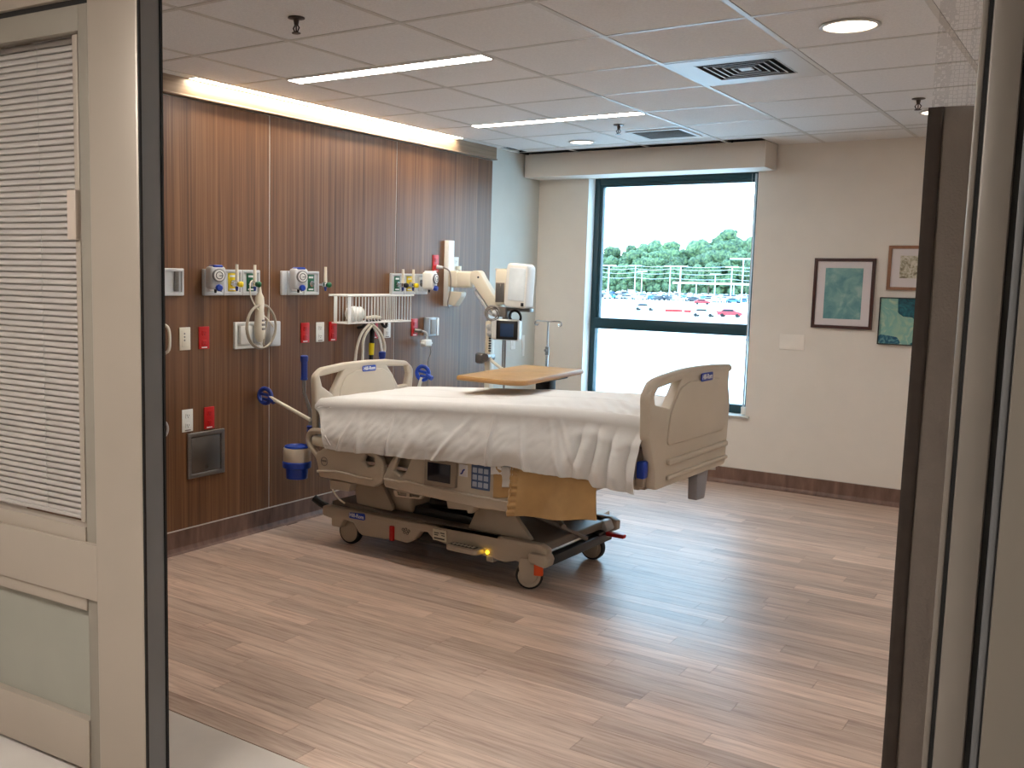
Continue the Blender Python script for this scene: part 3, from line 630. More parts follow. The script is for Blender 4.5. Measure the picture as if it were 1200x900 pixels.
# ================================================================== MONITOR ARM
ma = thing('monitor_arm', 'cream articulated monitor arm on a vertical wall rail', 'monitor arm', (0, 2.84, 0))
MB().box(0, .042, -.038, .038, 1.335, 1.822, .004).obj('wall_rail', M_white, ma)
MB().box(.042, .12, -.045, .045, 1.475, 1.60, .016, seg=3).box(.10, .24, -.035, .035, 1.475, 1.598, .018, seg=3).obj('shoulder', M_cream, ma)
MB().plate([[(.042, 1.35), (.10, 1.335), (.155, 1.41), (.165, 1.445), (.042, 1.445)]], -.035, .035, .006, XZ, .015).obj('rail_cover', M_cream, ma)
MB().plate([[(.235, 1.60, .03), (.31, 1.605, .04), (.345, 1.55, .04), (.50, 1.345, .02), (.505, 1.27, .02), (.45, 1.28, .02), (.26, 1.50, .03), (.225, 1.53, .03)]], -.032, .032, .008, XZ, .02).obj('spring_arm', M_cream, ma)
MB().plate([[(.27, 1.47), (.41, 1.31), (.44, 1.27), (.40, 1.285), (.27, 1.44)]], -.024, .024, .004, XZ, .008).obj('arm_cover', M_pale, ma)
MB().cyl((.305, -.036, 1.555), (.305, -.030, 1.555), .008, n=12).obj('pivot_bolt', M_dark, ma)
MB().box(.44, .56, -.05, .04, 1.275, 1.345, .01).cyl((.53, 0, 1.20), (.53, 0, 1.33), .026).obj('tilt_head', M_greypl, ma)
MB().box(.54, .74, -.03, .03, 1.318, 1.342, .004).obj('bracket', M_grey, ma)
MB().torus((.46, -.075, 1.30), (.25, -1, 0), .055, .0045).torus((.47, -.085, 1.30), (.35, -1, .1), .050, .0045).torus((.455, -.07, 1.295), (.1, -1, 0), .04, .0045).obj('coiled_cable', M_greypl, ma)
MB().ball((.47, -.05, 1.30), .028).obj('knuckle', M_pale, ma)
MB().torus((.62, -.02, 1.28), (0, 1, .2), .045, .010).obj('black_hose', M_black, ma)
MB().box(.375, .422, -.03, .03, .55, 1.24, .006).obj('drop_post', M_cream, ma)
MB().cyl((.53, 0, .70), (.53, 0, 1.2), .008, n=8).cyl((.50, .02, .85), (.50, .02, 1.2), .006, n=8).obj('side_rod', M_greypl, ma)
MB().tube([(.40, -.02, 1.0), (.45, -.04, .95), (.53, -.03, .90), (.56, -.03, .90)], .012, 8, sm=4).obj('side_hose', M_cream, ma)
MB().box(.30, .375, -.05, .03, .925, 1.005, .018, seg=3).cyl((.40, -.06, .975), (.40, .03, .975), .03).cyl((.35, -.06, .965), (.35, -.05, .965), .02).obj('pole_clamp', M_grey, ma)
MB().box(.405, .45, -.06, 0, 1.13, 1.22, .01).ball((.43, -.05, 1.15), .022).ball((.42, -.055, 1.20), .02).obj('clamp_fittings', M_pale, ma)
for k in range(6): MB().box(.415, .435, -.045, -.035, 1.02+.018*k, 1.03+.018*k, .002).obj('connector', M_dark, ma)
mo = thing('patient_monitor', 'white patient monitor with reflections painted pale on its screen at the end of the arm', 'monitor', (.655, 2.80, 1.50), R(-4))
MB().plate([[(-.098, -.148, .03), (.09, -.16, .03), (.105, .15, .04), (-.075, .162, .03)]], -.05, .055, .014, XZ, .03, seg=4).obj('monitor_housing', M_white, mo)
MB().plate([[(-.06, -.10), (.078, -.108), (.088, .12), (-.048, .128)]], -.0535, -.048, .002, XZ, .008).obj('monitor_screen', mat('painted_screen_reflection', (226, 236, 242), .08, vary=.05, scale=12, coat=.5), mo)  # pale screen colour stands in for reflections on its protective film
MB().box(.055, .078, -.056, -.048, -.142, -.118, .003).obj('monitor_knob', M_dark, mo)
MB().box(-.19, -.085, -.03, .07, -.135, .11, .01).box(-.2, -.1, -.02, .02, .11, .12, .002).obj('module_rack', M_cream, mo)
MB().box(-.180, -.105, -.034, -.028, -.12, .02, .002).obj('rack_opening', M_greypl, mo)
for k in range(3): MB().box(-.172+.021*k, -.156+.021*k, -.038, -.032, -.112, .012, .002).obj('plug_in_module', M_grey, mo)
mo2 = thing('small_monitor', 'small cream display with black screen hanging under the big monitor', 'monitor', (.565, 2.79, 1.185), R(6))
MB().box(-.115, .105, -.02, .05, -.075, .075, .018, seg=3).obj('display_housing', M_white, mo2)
MB().box(-.068, .100, -.026, -.018, -.068, .066, .004).obj('display_bezel', M_black, mo2)
MB().box(-.035, .07, -.028, -.0255, -.048, .046, .001).obj('display_screen', mat('display_blue', (42, 62, 92), .1), mo2)
MB().box(-.13, .0, .03, .07, -.03, .06, .008).obj('display_bracket', M_grey, mo2)
pw = thing('plug_cord', 'pale plug and looping cord feeding the monitor rail', 'plug', (.01, 2.70, 1.655))
MB().cyl((0, 0, -.03), (.045, .015, -.035), .014, .010, n=10).obj('plug_body', M_pale, pw)
MB().tube([(.045, .015, -.035), (.07, .06, -.06), (.065, .09, -.14), (.06, .09, -.22), (.055, .07, -.30), (.05, .10, -.33)], .005, 7, sm=6).obj('cord', M_greypl, pw)
pw2 = thing('plug_cord', 'cream plug and short cord on the white outlet right of the monitor rail', 'plug', (.01, 2.955, 1.62))
MB().box(0, .04, -.014, .014, -.016, .016, .004).obj('plug_body', M_cream, pw2)
MB().tube([(.035, 0, -.012), (.05, .03, -.05), (.05, .02, -.12)], .0035, 6, sm=5).obj('cord', M_cream, pw2)

# ================================================================== IV POLE, TABLE
iv = thing('iv_pole', 'chrome drip stand with double hooks standing in the far corner', 'IV pole', (.254, 3.98, 0))
MB().cyl((0, 0, .09), (0, 0, .93), .013).cyl((0, 0, .93), (0, 0, 1.20), .008).obj('pole', M_chrome, iv)
MB().cyl((0, 0, .92), (0, 0, .99), .019).cyl((0, -.02, .96), (0, -.035, .96), .012).obj('lock_collar', M_steel, iv)
for s in (-1, 1): MB().tube([(0, 0, 1.20), (s*.07, 0, 1.203), (s*.115, 0, 1.20), (s*.125, 0, 1.175), (s*.105, 0, 1.165), (s*.092, 0, 1.18)], .006, 7, sm=5).obj('hook', M_chrome, iv)
for k in range(5):
    a = k*2*math.pi/5; g_ = MB().tube([(0, 0, .10), (.05*math.cos(a), .05*math.sin(a), .09), (.21*math.cos(a), .21*math.sin(a), .07)], .011, 7).obj('base_leg', M_steel, iv)
    MB().cyl((.21*math.cos(a)-.012*math.sin(a), .21*math.sin(a)+.012*math.cos(a), .027), (.21*math.cos(a)+.012*math.sin(a), .21*math.sin(a)-.012*math.cos(a), .027), .027, n=12).cyl((.21*math.cos(a), .21*math.sin(a), .03), (.21*math.cos(a), .21*math.sin(a), .07), .006, n=6).obj('caster', M_black, g_)
TX, TY, TZ = 1.29, 1.83, 1.0
tb = thing('overbed_table', 'overbed table with a wood-look top reaching over the bed', 'table', (TX, TY, 0), R(3))
MB().plate([[(-.21, -.46, .02), (.235, -.52, .09), (.19, .42, .02), (-.235, .44, .02)]], TZ-.028, TZ, .005, XY, .02).obj('table_top', M_table, tb)
MB().plate([[(-.212, -.462, .02), (.237, -.522, .09), (.192, .422, .02), (-.237, .442, .02)]], TZ-.024, TZ-.006, .004, XY, .02).obj('edge_band', mat('edge_band', (176, 130, 80), .4), tb)
MB().box(-.10, .12, .02, .34, TZ-.055, TZ-.029, .004).obj('support_bracket', M_black, tb)
MB().box(-.05, .05, .23, .32, .30, TZ-.05, .008).obj('outer_column', M_black, tb)
MB().box(-.04, .04, .24, .31, .08, .32, .004).obj('inner_column', M_steel, tb)
MB().box(-.33, -.27, .20, .60, .05, .09, .01).box(-.33, .33, .24, .31, .05, .09, .01).box(.27, .33, .20, .60, .05, .09, .01).obj('table_base', M_beige2, tb)
for cx, cy in ((-.3, .22), (-.3, .57), (.3, .22), (.3, .57)): MB().cyl((cx-.014, cy, .026), (cx+.014, cy, .026), .026, n=12).cyl((cx, cy, .02), (cx, cy, .055), .007, n=6).obj('caster', M_black, tb)

# ================================================================== PICTURES
def artmat(name, cols, scale, dist=1.5, ramp=None, stretch=(1, 1, 1)):
    m = bpy.data.materials.new(name); m.use_nodes = True; n, l = m.node_tree.nodes, m.node_tree.links
    t = n.new('ShaderNodeTexCoord'); mp = n.new('ShaderNodeMapping'); mp.inputs['Scale'].default_value = stretch; l.new(t.outputs['Object'], mp.inputs[0])
    z = n.new('ShaderNodeTexNoise'); z.inputs['Scale'].default_value = scale; z.inputs['Detail'].default_value = 6; z.inputs['Distortion'].default_value = dist
    l.new(mp.outputs[0], z.inputs[0]); r = n.new('ShaderNodeValToRGB'); l.new(z.outputs[0], r.inputs[0]); e = r.color_ramp.elements
    e[0].color = lin(cols[0])+(1,); e[0].position = .32; e[1].color = lin(cols[-1])+(1,); e[1].position = .68
    for i, c in enumerate(cols[1:-1]): x = e.new(.32+.36*(i+1)/(len(cols)-1)); x.color = lin(c)+(1,)
    l.new(r.outputs[0], n['Principled BSDF'].inputs['Base Color']); n['Principled BSDF'].inputs['Roughness'].default_value = .6; return m
def picture(label, x0, x1, z0, z1, fm, fw_, mats, mount=True, art=None, dep=.025):
    t = thing('framed_picture', label, 'picture', ((x0+x1)/2, YW, (z0+z1)/2)); a, b = (x1-x0)/2, (z1-z0)/2
    MB().plate([[(-a, -b), (a, -b), (a, b), (-a, b)], [(-a+fw_, -b+fw_), (a-fw_, -b+fw_), (a-fw_, b-fw_), (-a+fw_, b-fw_)]], -dep, 0, .002, XZ, 0).obj('picture_frame', fm, t)
    if mount: MB().box(-a+fw_*.8, a-fw_*.8, -dep*.55, -.002, -b+fw_*.8, b-fw_*.8).obj('picture_mount', M_mat, t)
    ax0, ax1, az0, az1 = art
    return t, MB().box(ax0, ax1, -dep*.55-.002, -.003, az0, az1).obj('picture_print', mats, t)
picture('large framed teal print in a dark red-brown frame', 2.306, 2.722, 1.243, 1.746, M_wood_dk, .022, artmat('teal_art', ((86, 136, 140), (104, 150, 150), (124, 164, 160), (150, 180, 174)), 13, .6), art=(-.128, .128, -.182, .182))
picture('small framed floral sketch in a light brown frame beside the curtain', 2.80, 3.08, 1.528, 1.836, M_wood_lt, .022, artmat('sketch_art', ((110, 98, 80), (170, 162, 138), (205, 198, 182), (214, 206, 200)), 26), art=(-.062, .052, -.07, .085))
t, pr = picture('unframed-looking abstract teal and cream painting below the floral sketch', 2.766, 3.12, 1.147, 1.477, M_black, .006, artmat('abstract_art', ((170, 192, 160), (150, 182, 160), (120, 170, 160), (180, 196, 168)), 5, 2.5), mount=False, art=(-.172, .172, -.16, .16), dep=.03)
def blob(pts, name, m): MB().plate([pts], -.0205, -.0195, .0003, XZ, .02).obj(name, m, pr)
Mt1 = artmat('dark_teal_paint', ((8, 52, 66), (14, 84, 96), (30, 110, 118)), 18, 2)
blob([(-.06, .158, .005), (.17, .158), (.17, -.10), (.11, -.08), (.06, -.03), (.045, .03), (-.02, .035), (-.055, .06)], 'paint_patch', Mt1)
blob([(-.171, -.158), (-.02, -.158), (-.05, -.11), (-.12, -.10), (-.171, -.095)], 'paint_patch', artmat('blue_paint', ((14, 66, 96), (30, 96, 120), (110, 160, 160)), 20, 2))
blob([(.02, -.158), (.17, -.158), (.17, -.13), (.08, -.125)], 'paint_patch', Mt1)
wp = thing('blank_cover_plate', 'wide blank beige cover plate on the wall left below the teal print', 'wall plate', (2.173, YW, 1.126))
MB().box(-.09, .09, -.006, 0, -.058, .058, .003).obj('cover_plate', mat('plate_beige', (236, 228, 218), .5), wp)

# ================================================================== HOSPITAL BED (local: x from head to foot, y across, near side negative)
bed = thing('hospital_bed', 'beige electric hospital bed with blue badges, made up with a white sheet', 'bed', (.42, 1.385, 0), R(-1.5))
# --- end boards
def badge(parent, M, w=.125, h=.036, ts=.030):
    q = MB().plate([[(-w/2, -h/2), (w/2, -h/2), (w/2, h/2), (-w/2, h/2)]], 0, .004, .0015, M, .012).obj('badge', M_blue, parent)
    MB().text('Hill-Rom', ts, M @ Matrix.Translation((0, 0, .0045)), .0004, bold=.0006).obj('badge_lettering', M_white, q)
MYf = Matrix(((0, 0, 1, 0), (1, 0, 0, 0), (0, 1, 0, 0), (0, 0, 0, 1)))  # text reads along +y on the +x face
hb_o = [(-.445, .60, .05), (-.455, .80, .05), (-.468, .975, .06), (-.40, 1.018, .08), (-.20, 1.036, .2), (0, 1.040, .3), (.20, 1.034, .2), (.38, 1.015, .08), (.455, .965, .06), (.44, .80, .05), (.43, .60, .05)]
hb_l = [(-.420, .968, .02), (-.225, .990, .02), (-.27, .93, .03), (-.318, .862, .02), (-.40, .91, .04)]
hb_r = [(.185, .993, .02), (.385, .982, .03), (.405, .93, .03), (.385, .865, .02), (.30, .86, .03), (.235, .945, .03)]
hd = MB().plate([hb_o, hb_l, hb_r], -.022, .022, .014, YZ, .02, seg=4).obj('headboard', M_beige, bed)
MB().plate([[(-.275, .70, .03), (-.255, .88, .1), (-.21, .955, .08), (-.12, .985, .06), (.13, .985, .06), (.2, .95, .08), (.26, .86, .1), (.275, .70, .03)]], .016, .028, .005, YZ, .03, seg=3).obj('headboard_inset', M_beige, hd)
badge(hd, Matrix.Translation((.0275, -.0, .992)) @ MYf)
fb_o = [(-.40, .605, .03), (-.415, .70, .05), (-.49, .86, .08), (-.505, 1.06, .06), (-.44, 1.105, .08), (-.2, 1.128, .2), (0, 1.134, .3), (.25, 1.130, .2), (.475, 1.118, .03), (.47, 1.03, .04), (.503, .94, .05), (.493, .80, .05), (.478, .605, .03)]
fb_h = [(-.455, 1.045, .03), (-.41, 1.078, .04), (-.15, 1.100, .01), (-.21, 1.04, .06), (-.275, .972, .03), (-.44, 1.005, .04)]
ft = MB().plate([fb_o, fb_h], 2.045, 2.095, .008, YZ, .02, seg=3).obj('footboard', M_beige, bed)
MB().tube([(2.07, -.47, 1.00), (2.07, -.478, 1.06), (2.07, -.43, 1.100), (2.07, -.2, 1.122), (2.07, 0, 1.129), (2.07, .25, 1.125), (2.07, .515, 1.112)], .021, 12, sm=6).obj('footboard_rail', M_beige, ft)
MB().plate([[(-.30, .80, .03), (-.275, .95, .1), (-.17, 1.06, .09), (-.06, 1.085, .06), (.32, 1.075, .05), (.42, 1.02, .08), (.465, .94, .08), (.455, .83, .05), (.40, .795, .04)]], 2.09, 2.103, .006, YZ, .03, seg=3).obj('footboard_inset', M_beige, ft)
MB().box(2.09, 2.113, -.29, .465, .708, .735, .008, seg=3).box(2.09, 2.110, -.29, .475, .636, .658, .008, seg=3).obj('footboard_rib', M_beige, ft)
badge(ft, Matrix.Translation((2.1035, .135, 1.094)) @ MYf, .15, .042, .036)
MB().box(2.03, 2.07, -.475, -.43, .665, .745, .008).obj('release_latch', M_blue, ft)
MB().box(2.0, 2.05, -.43, -.39, .615, .80, .01).obj('latch_post', M_beige2, ft)
MB().plate([[(.215, .61), (.375, .61), (.33, .44), (.225, .445)]], 2.0, 2.05, .006, YZ, .008).obj('foot_prop', mat('prop_grey', (150, 150, 156), .5), bed)
# --- side rails
def rail_head(yn, flip=1):
    y0, y1 = sorted((yn, yn+.04*flip))
    o = [(.088, .405, .02), (.083, .45, .01), (.055, .535, .03), (.12, .572, .03), (.24, .605, .04), (.50, .612, .06), (.565, .56, .08), (.565, .44, .04), (.50, .402, .03)]
    h2 = [(.415, .535, .03), (.435, .575, .03), (.50, .565, .03), (.50, .525, .03), (.455, .508, .03)]
    p = MB().plate([o, h2], y0, y1, .012, XZ, .02, seg=3).obj('side_rail', M_beige, bed)
    ym = (y0+y1)/2
    MB().tube([(.085, ym, .50), (.055, ym, .535), (.008, ym, .572), (-.006, ym, .615), (.012, ym, .652), (.06, ym, .664), (.15, ym, .662), (.20, ym, .635), (.22, ym, .59)], .0185, 10, sm=6).obj('rail_handle', M_beige, p)
    s = -1 if flip == 1 else 1; yo = yn-.005*flip
    MB().tube([(.085, yo, .437), (.20, yo, .452), (.30, yo, .454), (.39, yo, .446), (.50, yo, .446)], .007, 8, sm=5).obj('rail_ridge', M_beige, p)
    return p
ra = rail_head(-.525)
MB().torus((.135, -.527, .50), (0, 1, 0), .024, .0025, 18, 5).box(.118, .152, -.529, -.526, .498, .508).obj('rail_symbol', M_greypl, ra)
ra.location.y = .022; rail_head(.525, -1)
def rail_mid(yn, flip=1):
    y0, y1 = sorted((yn, yn+.04*flip))
    o = [(.575, .415, .02), (.565, .47, .03), (.61, .56, .06), (.66, .612, .04), (1.30, .628, .06), (1.42, .60, .06), (1.44, .41, .02), (1.20, .398, .01), (.98, .402, .01)]
    h = [(.635, .515, .03), (.665, .588, .02), (.755, .592, .02), (.72, .52, .03), (.685, .492, .03)]
    p = MB().plate([o, h], y0, y1, .012, XZ, .02, seg=3).obj('side_rail', M_beige, bed)
    MB().tube([(.58, yn-.005*flip, .462), (.68, yn-.005*flip, .463), (.74, yn-.005*flip, .472), (.86, yn-.005*flip, .462), (1.1, yn-.005*flip, .458), (1.43, yn-.005*flip, .462)], .007, 8, sm=5).obj('rail_ridge', M_beige, p)
    MB().plate([[(.63, .41), (.645, .374), (.82, .384), (.84, .41)], [(.665, .402), (.67, .389), (.72, .391), (.72, .403)], [(.75, .403), (.75, .392), (.80, .394), (.81, .403)]], min(y0+.008, y1-.008), max(y0+.008, y1-.008), .005, XZ, .01).obj('rail_handle', M_beige, p)
    return p
rb = rail_mid(-.525)
MB().plate([[(.86, .472), (1.062, .483), (1.062, .62), (.86, .61)]], -.545, -.52, .006, XZ, .008).obj('control_panel', mat('panel_taupe', (140, 126, 110), .4), rb)
MB().box(.884, 1.03, -.548, -.540, .502, .60, .002).obj('rail_screen', M_screen, rb)
ic = MB().box(1.072, 1.124, -.530, -.524, .548, .61, .002).obj('call_label', mat('label_white', (215, 215, 220), .4), rb)
MB().text('✆', .05, Matrix.Translation((1.098, -.5305, .575)) @ XZ @ Matrix.Diagonal((1, 1, -1, 1)), .0004).obj('call_symbol', M_navy, ic) if False else MB().tube([(1.085, -.5315, .562), (1.093, -.5315, .566), (1.099, -.5315, .580), (1.109, -.5315, .586)], .004, 6, sm=4).obj('call_symbol', M_navy, ic)
kp = MB().box(1.150, 1.262, -.532, -.524, .496, .625, .003).obj('keypad', mat('keypad_blue', (70, 92, 130), .4), rb)
for a_ in range(3):
    for b_ in range(3): MB().box(1.160+.034*a_, 1.186+.034*a_, -.536, -.531, .508+.036*b_, .534+.036*b_, .004).torus((1.173+.034*a_, -.5365, .521+.036*b_), (0, 1, 0), .007, .0014, 12, 4).obj('key', mat('key_grey', (168, 178, 196), .4), kp)
rb.location.y = .022; rail_mid(.525, -1)
# --- frame, deck, mattress
for y_ in (-.42, .42): MB().box(.10, 1.62, y_-.02, y_+.02, .44, .50, .006).obj('frame_side', M_beige2, bed)
for x_ in (.10, .70, 1.40): MB().box(x_, x_+.05, -.40, .40, .445, .495, .004).obj('frame_crossbar', M_beige2, bed)
MB().box(.04, 1.72, -.43, .43, .52, .58, .012).obj('mattress_deck', M_beige2, bed)
MB().box(1.72, 2.03, -.43, .43, .60, .65, .012).obj('foot_deck', M_beige2, bed)
for y_ in (-.40, .36): MB().box(1.70, 2.045, y_, y_+.04, .60, .64, .006).obj('foot_extension', M_beige2, bed)
MB().plate([[(.17, .40), (.175, .345), (.315, .350), (.335, .40)]], -.50, -.44, .006, XZ, .008).obj('rail_bracket', M_beige2, bed)
MB().plate([[(.99, .41), (1.0, .365), (1.12, .375), (1.125, .36), (1.155, .365), (1.165, .41)]], -.50, -.44, .006, XZ, .008).obj('rail_bracket', M_beige2, bed)
def mz(x): return .835+.105*min(1, max(0, x)/1.6)**.8
def mattress(u, v):
    return None
mt_ = MB(); b = bmesh.new(); nx = 24
prof = [(-.44, 0), (-.455, .06), (-.45, .9), (-.42, 1), (.42, 1), (.45, .9), (.455, .06), (.44, 0)]
rg = []
for i in range(nx+1):
    x = .04+1.97*i/nx; zt = mz(x)-.02; zb_ = .58 if x < 1.70 else .652; rg.append([b.verts.new((x, y, zb_+(zt-zb_)*k)) for y, k in prof])
for A, B in zip(rg, rg[1:]):
    for a in range(len(prof)): b.faces.new((A[a], A[(a+1) % 8], B[(a+1) % 8], B[a]))
b.faces.new(rg[0]); b.faces.new(rg[-1][::-1]); bmesh.ops.recalc_face_normals(b, faces=b.faces)
mt_.merge(b); tag(mt_.obj('mattress', mat('mattress_cover', (150, 158, 172), .6)), 'grey-blue covered foam mattress mostly hidden under the white sheet', 'mattress')
bpy.data.objects['mattress'].location = bed.location; bpy.data.objects['mattress'].rotation_euler = bed.rotation_euler
# --- base
bo_ = [(.028, .205), (.03, .152), (.10, .145), (.10, .10), (.165, .10, .0), (.20, .155, .03), (.27, .145, .03), (.31, .098, .02), (.335, .085), (.50, .092), (.535, .10), (.545, .105), (.66, .098), (.715, .13, .03), (.755, .180, .02), (.80, .185), (.84, .155), (.95, .138), (1.30, .115), (1.36, .135), (1.44, .128), (1.545, .175), (1.545, .225), (1.50, .245), (1.25, .238), (.52, .220), (.05, .215)]
for s in (-1, 1):
    y0, y1 = sorted((s*.355, s*.405)); MB().plate([bo_], y0, y1, .008, XZ, .012).obj('base_cover', M_beige2, bed)
MB().plate([[(.06, .17), (.06, .235), (.10, .25), (.50, .235), (1.50, .235), (1.50, .19), (.30, .175)]], -.36, .36, .01, XZ, .01).obj('base_top', mat('base_grey', (120, 110, 100), .5), bed)
MB().box(.22, .62, -.30, .30, .235, .36, .03, seg=3).obj('motor_cover', M_beige2, bed)
for y_ in (-.34, .31):
    MB().plate([[(.24, .24), (.38, .24), (.52, .24), (.44, .36), (.36, .44), (.20, .44)]], y_, y_+.03, .005, XZ, .02).obj('lift_arm', M_beige2, bed)
    MB().plate([[(1.02, .23), (1.42, .23), (1.22, .45), (1.12, .45)]], y_, y_+.03, .005, XZ, .01).obj('lift_arm', M_beige2, bed)
for a_, b_ in (((1.20, -.30, .45), (1.38, -.30, .22)), ((1.20, .30, .45), (1.38, .30, .22)), ((1.24, -.3, .40), (1.55, .0, .20)), ((1.52, -.20, .30), (1.20, .28, .21))):
    MB().tube([a_, b_], .012, 8).obj('lift_strut', M_greypl, bed)
MB().cyl((.68, -.2, .30), (1.05, -.2, .33), .03).box(.60, 1.05, -.28, -.12, .23, .28, .01).obj('actuator', M_dark, bed)
MB().box(1.16, 1.52, .20, .35, .155, .185, .01).obj('cross_member', M_dark, bed)
for x_ in (1.47, 1.10, .55): MB().box(x_, x_+.055, -.35, .35, .12, .17, .008).obj('cross_member', M_dark, bed)
MB().box(.62, 1.15, -.33, .33, .10, .17, .02).obj('battery_box', mat('battery_dark', (48, 46, 46), .5), bed)
q = MB().plate([[(.24, .172), (.36, .175), (.36, .215), (.24, .205)]], -.410, -.402, .002, XZ, .012).obj('badge', M_blue, bed)
MB().text('Hill-Rom', .030, Matrix.Translation((.30, -.4105, .192)) @ Matrix(((1, 0, 0, 0), (0, 0, -1, 0), (0, 1, 0, 0), (0, 0, 0, 1))), .0004, bold=.0006).obj('badge_lettering', M_white, q)
MB().box(.545, .575, -.418, -.40, .095, .18, .006).obj('brake_lever', M_red, bed)
pn = MB().box(.845, .935, -.416, -.404, .155, .218, .004).obj('base_label', mat('label_cream', (205, 200, 180), .5), bed)
MB().box(.856, .888, -.4175, -.4155, .195, .200).box(.856, .882, -.4175, -.4155, .184, .189).box(.896, .924, -.4175, -.4155, .198, .203).box(.904, .926, -.4175, -.4155, .186, .190).box(.856, .925, -.4175, -.4155, .165, .172).obj('label_marks', M_dark, pn)
for k, (x, z_) in enumerate(((.635, .172), (.655, .176), (.675, .17), (.645, .158), (.665, .156))): MB().torus((x, -.406, z_), (0, 1, 0), .007, .0018, 10, 4).obj('base_icon', M_dark, bed)
pd = MB().plate([[(.965, -.47, .03), (1.165, -.47, .03), (1.17, -.39, .01), (.96, -.39, .01)]], .135, .165, .008, XY, .02).obj('foot_pedal', M_beige2, bed)
MB().plate([[(.985, -.455), (1.145, -.455), (1.145, -.41), (.985, -.41)]], .165, .1675, .001, XY, .015).obj('pedal_label', M_dark, pd)
for k in range(6): MB().box(.995+.024*k, 1.010+.024*k, -.446, -.42, .1673, .1685).obj('pedal_print', M_cream, pd)
MB().ball((1.193, -.408, .149), .008).obj('indicator_light', M_led, bed)
MB().box(1.185, 1.23, -.408, -.36, .10, .135, .006).obj('light_bracket', M_beige2, bed)
def caster(x, y, r, a=0, cov=True):
    q = bpy.data.objects.new('caster', None); COL.objects.link(q); q.parent = bed; q.location = (x, y, 0); q.rotation_euler = (0, 0, R(a))
    MB().lathe([(r*.80, -.022), (r*.96, -.02), (r, -.012), (r, .012), (r*.96, .02), (r*.80, .022)], (0, 0, r), (0, 1, 0), 28).obj('tyre', M_black, q)
    MB().lathe([(r*.3, -.027), (r*.82, -.025), (r*.84, .025), (r*.3, .027)], (0, 0, r), (0, 1, 0), 24).obj('hub', M_beige2, q)
    if cov: MB().plate([[(-.05, .165, .01), (-.055, .12, .03), (-.04, r*.7, .03), (-.01, r*.45, .03), (.035, r*.6, .03), (.045, r*1.2, .03), (.02, r*1.9, .03), (.03, .165, .01)]], -.034, -.024, .004, XZ, .02).obj('fork', M_beige2, q)
    else: MB().box(-.035, .035, -.03, .03, r*1.75, .165, .008).obj('fork', M_beige2, q)
    return q
caster(.195, -.335, .075, 3, False); caster(.195, .31, .075, 0, False)
c2 = caster(1.43, -.375, .070, 28); caster(1.43, .305, .070, 4)
MB().box(.02, .07, -.038, -.01, .075, .165, .01).obj('brake_marker', M_orange, c2)
MB().box(1.52, 1.63, .27, .31, .155, .178, .008).obj('brake_pedal', M_red, bed)
MB().plate([[(1.45, .20), (1.545, .20), (1.56, .175), (1.55, .135), (1.45, .15)]], -.43, -.35, .008, XZ, .015).obj('bumper_end', M_beige2, bed)
MB().plate([[(1.40, .235), (1.51, .235), (1.535, .185), (1.50, .165), (1.40, .165)]], .27, .40, .008, XZ, .015).obj('bumper_end', M_pale, bed)
MB().tube([(.04, -.36, .19), (-.01, -.38, .215), (-.05, -.39, .24)], .022, 10).obj('steering_pedal', M_black, bed)
MB().tube([(.12, -.42, .42), (.135, -.44, .34), (.18, -.43, .28), (.20, -.40, .25)], .005, 6, sm=5).obj('power_cord', M_cream, bed)
# --- head end equipment
def push_handle(s, yl, zt, x0=-.03):
    g = MB().lathe([(.018, 0), (.022, .006), (.019, .014), (.019, .105), (.023, .115), (.023, .14), (.016, .145)][::1], (x0, yl, zt-.145), (0, 0, 1), 14).obj('grip_sleeve', M_navy, None)
    g.name = 'push_handle'; g.parent = bed
    MB().tube([(x0, yl, zt-.14), (x0, yl, zt-.22), (x0+.015, yl, zt-.25), (x0+.05, yl, zt-.32), (x0+.055, yl, zt-.46), (x0+.055, yl, .55)], .0105, 8).obj('handle_tube', M_steel, g)
    MB().lathe([(.02, 0), (.024, .03), (.019, .035), (.024, .05), (.019, .055), (.024, .075), (.014, .08)], (x0+.055, yl, .60), (0, 0, 1), 14).obj('handle_socket', M_navy, g)
push_handle(-1, -.43, 1.085, -.10); push_handle(1, .30, 1.07, -.12)
for s, e0, e1, e2 in ((-1, (.02, -.50, .725), (-.31, -.50, .825), (-.35, -.50, .83)), (1, (.03, .48, .80), (.05, .50, .90), (.055, .505, .93))):
    a_ = MB().tube([e0, e1], .011, 10).obj('line_arm', M_cream, bed)
    c = Vector(e2); 
    q = MB().torus(c, (.15, -1 if s < 0 else -1, 0), .044, .013, 22, 8)
    q.tube([c+Vector((-.035, 0, .012)), c+Vector((.035, 0, .004))], .010, 7).tube([c+Vector((-.02, 0, -.018)), c+Vector((.03, 0, -.022))], .008, 7)
    q.tube([c+Vector((.035, 0, -.01)), c+Vector((.075, 0, -.03))], .016, 8)
    q.obj('line_clip', M_navy if s < 0 else M_blue, a_)
ca = MB().lathe([(.060, 0), (.078, .005), (.080, .01), (.080, .085), (.076, .092), (.070, .088), (.066, .04)], (-.115, -.47, .455), (0, 0, 1), 28).obj('cup_holder', M_beige, bed)
MB().lathe([(.04, -.11), (.062, -.105), (.065, -.045), (.084, -.04), (.085, -.01), (.078, 0)], (-.115, -.47, .47), (0, 0, 1), 28).obj('cup_base', M_blue, ca)
MB().lathe([(.066, 0), (.074, .004), (.07, .012), (.064, .004)], (-.115, -.47, .545), (0, 0, 1), 28).obj('cup_rim', M_blue, ca)
MB().tube([(-.06, -.44, .55), (-.045, -.43, .60), (-.045, -.43, .64)], .016, 8, sm=4).obj('cup_bracket', M_navy, ca)
MB().box(.02, .20, -.50, -.42, .575, .635, .02, seg=3).obj('arm_pad', M_cream, bed)

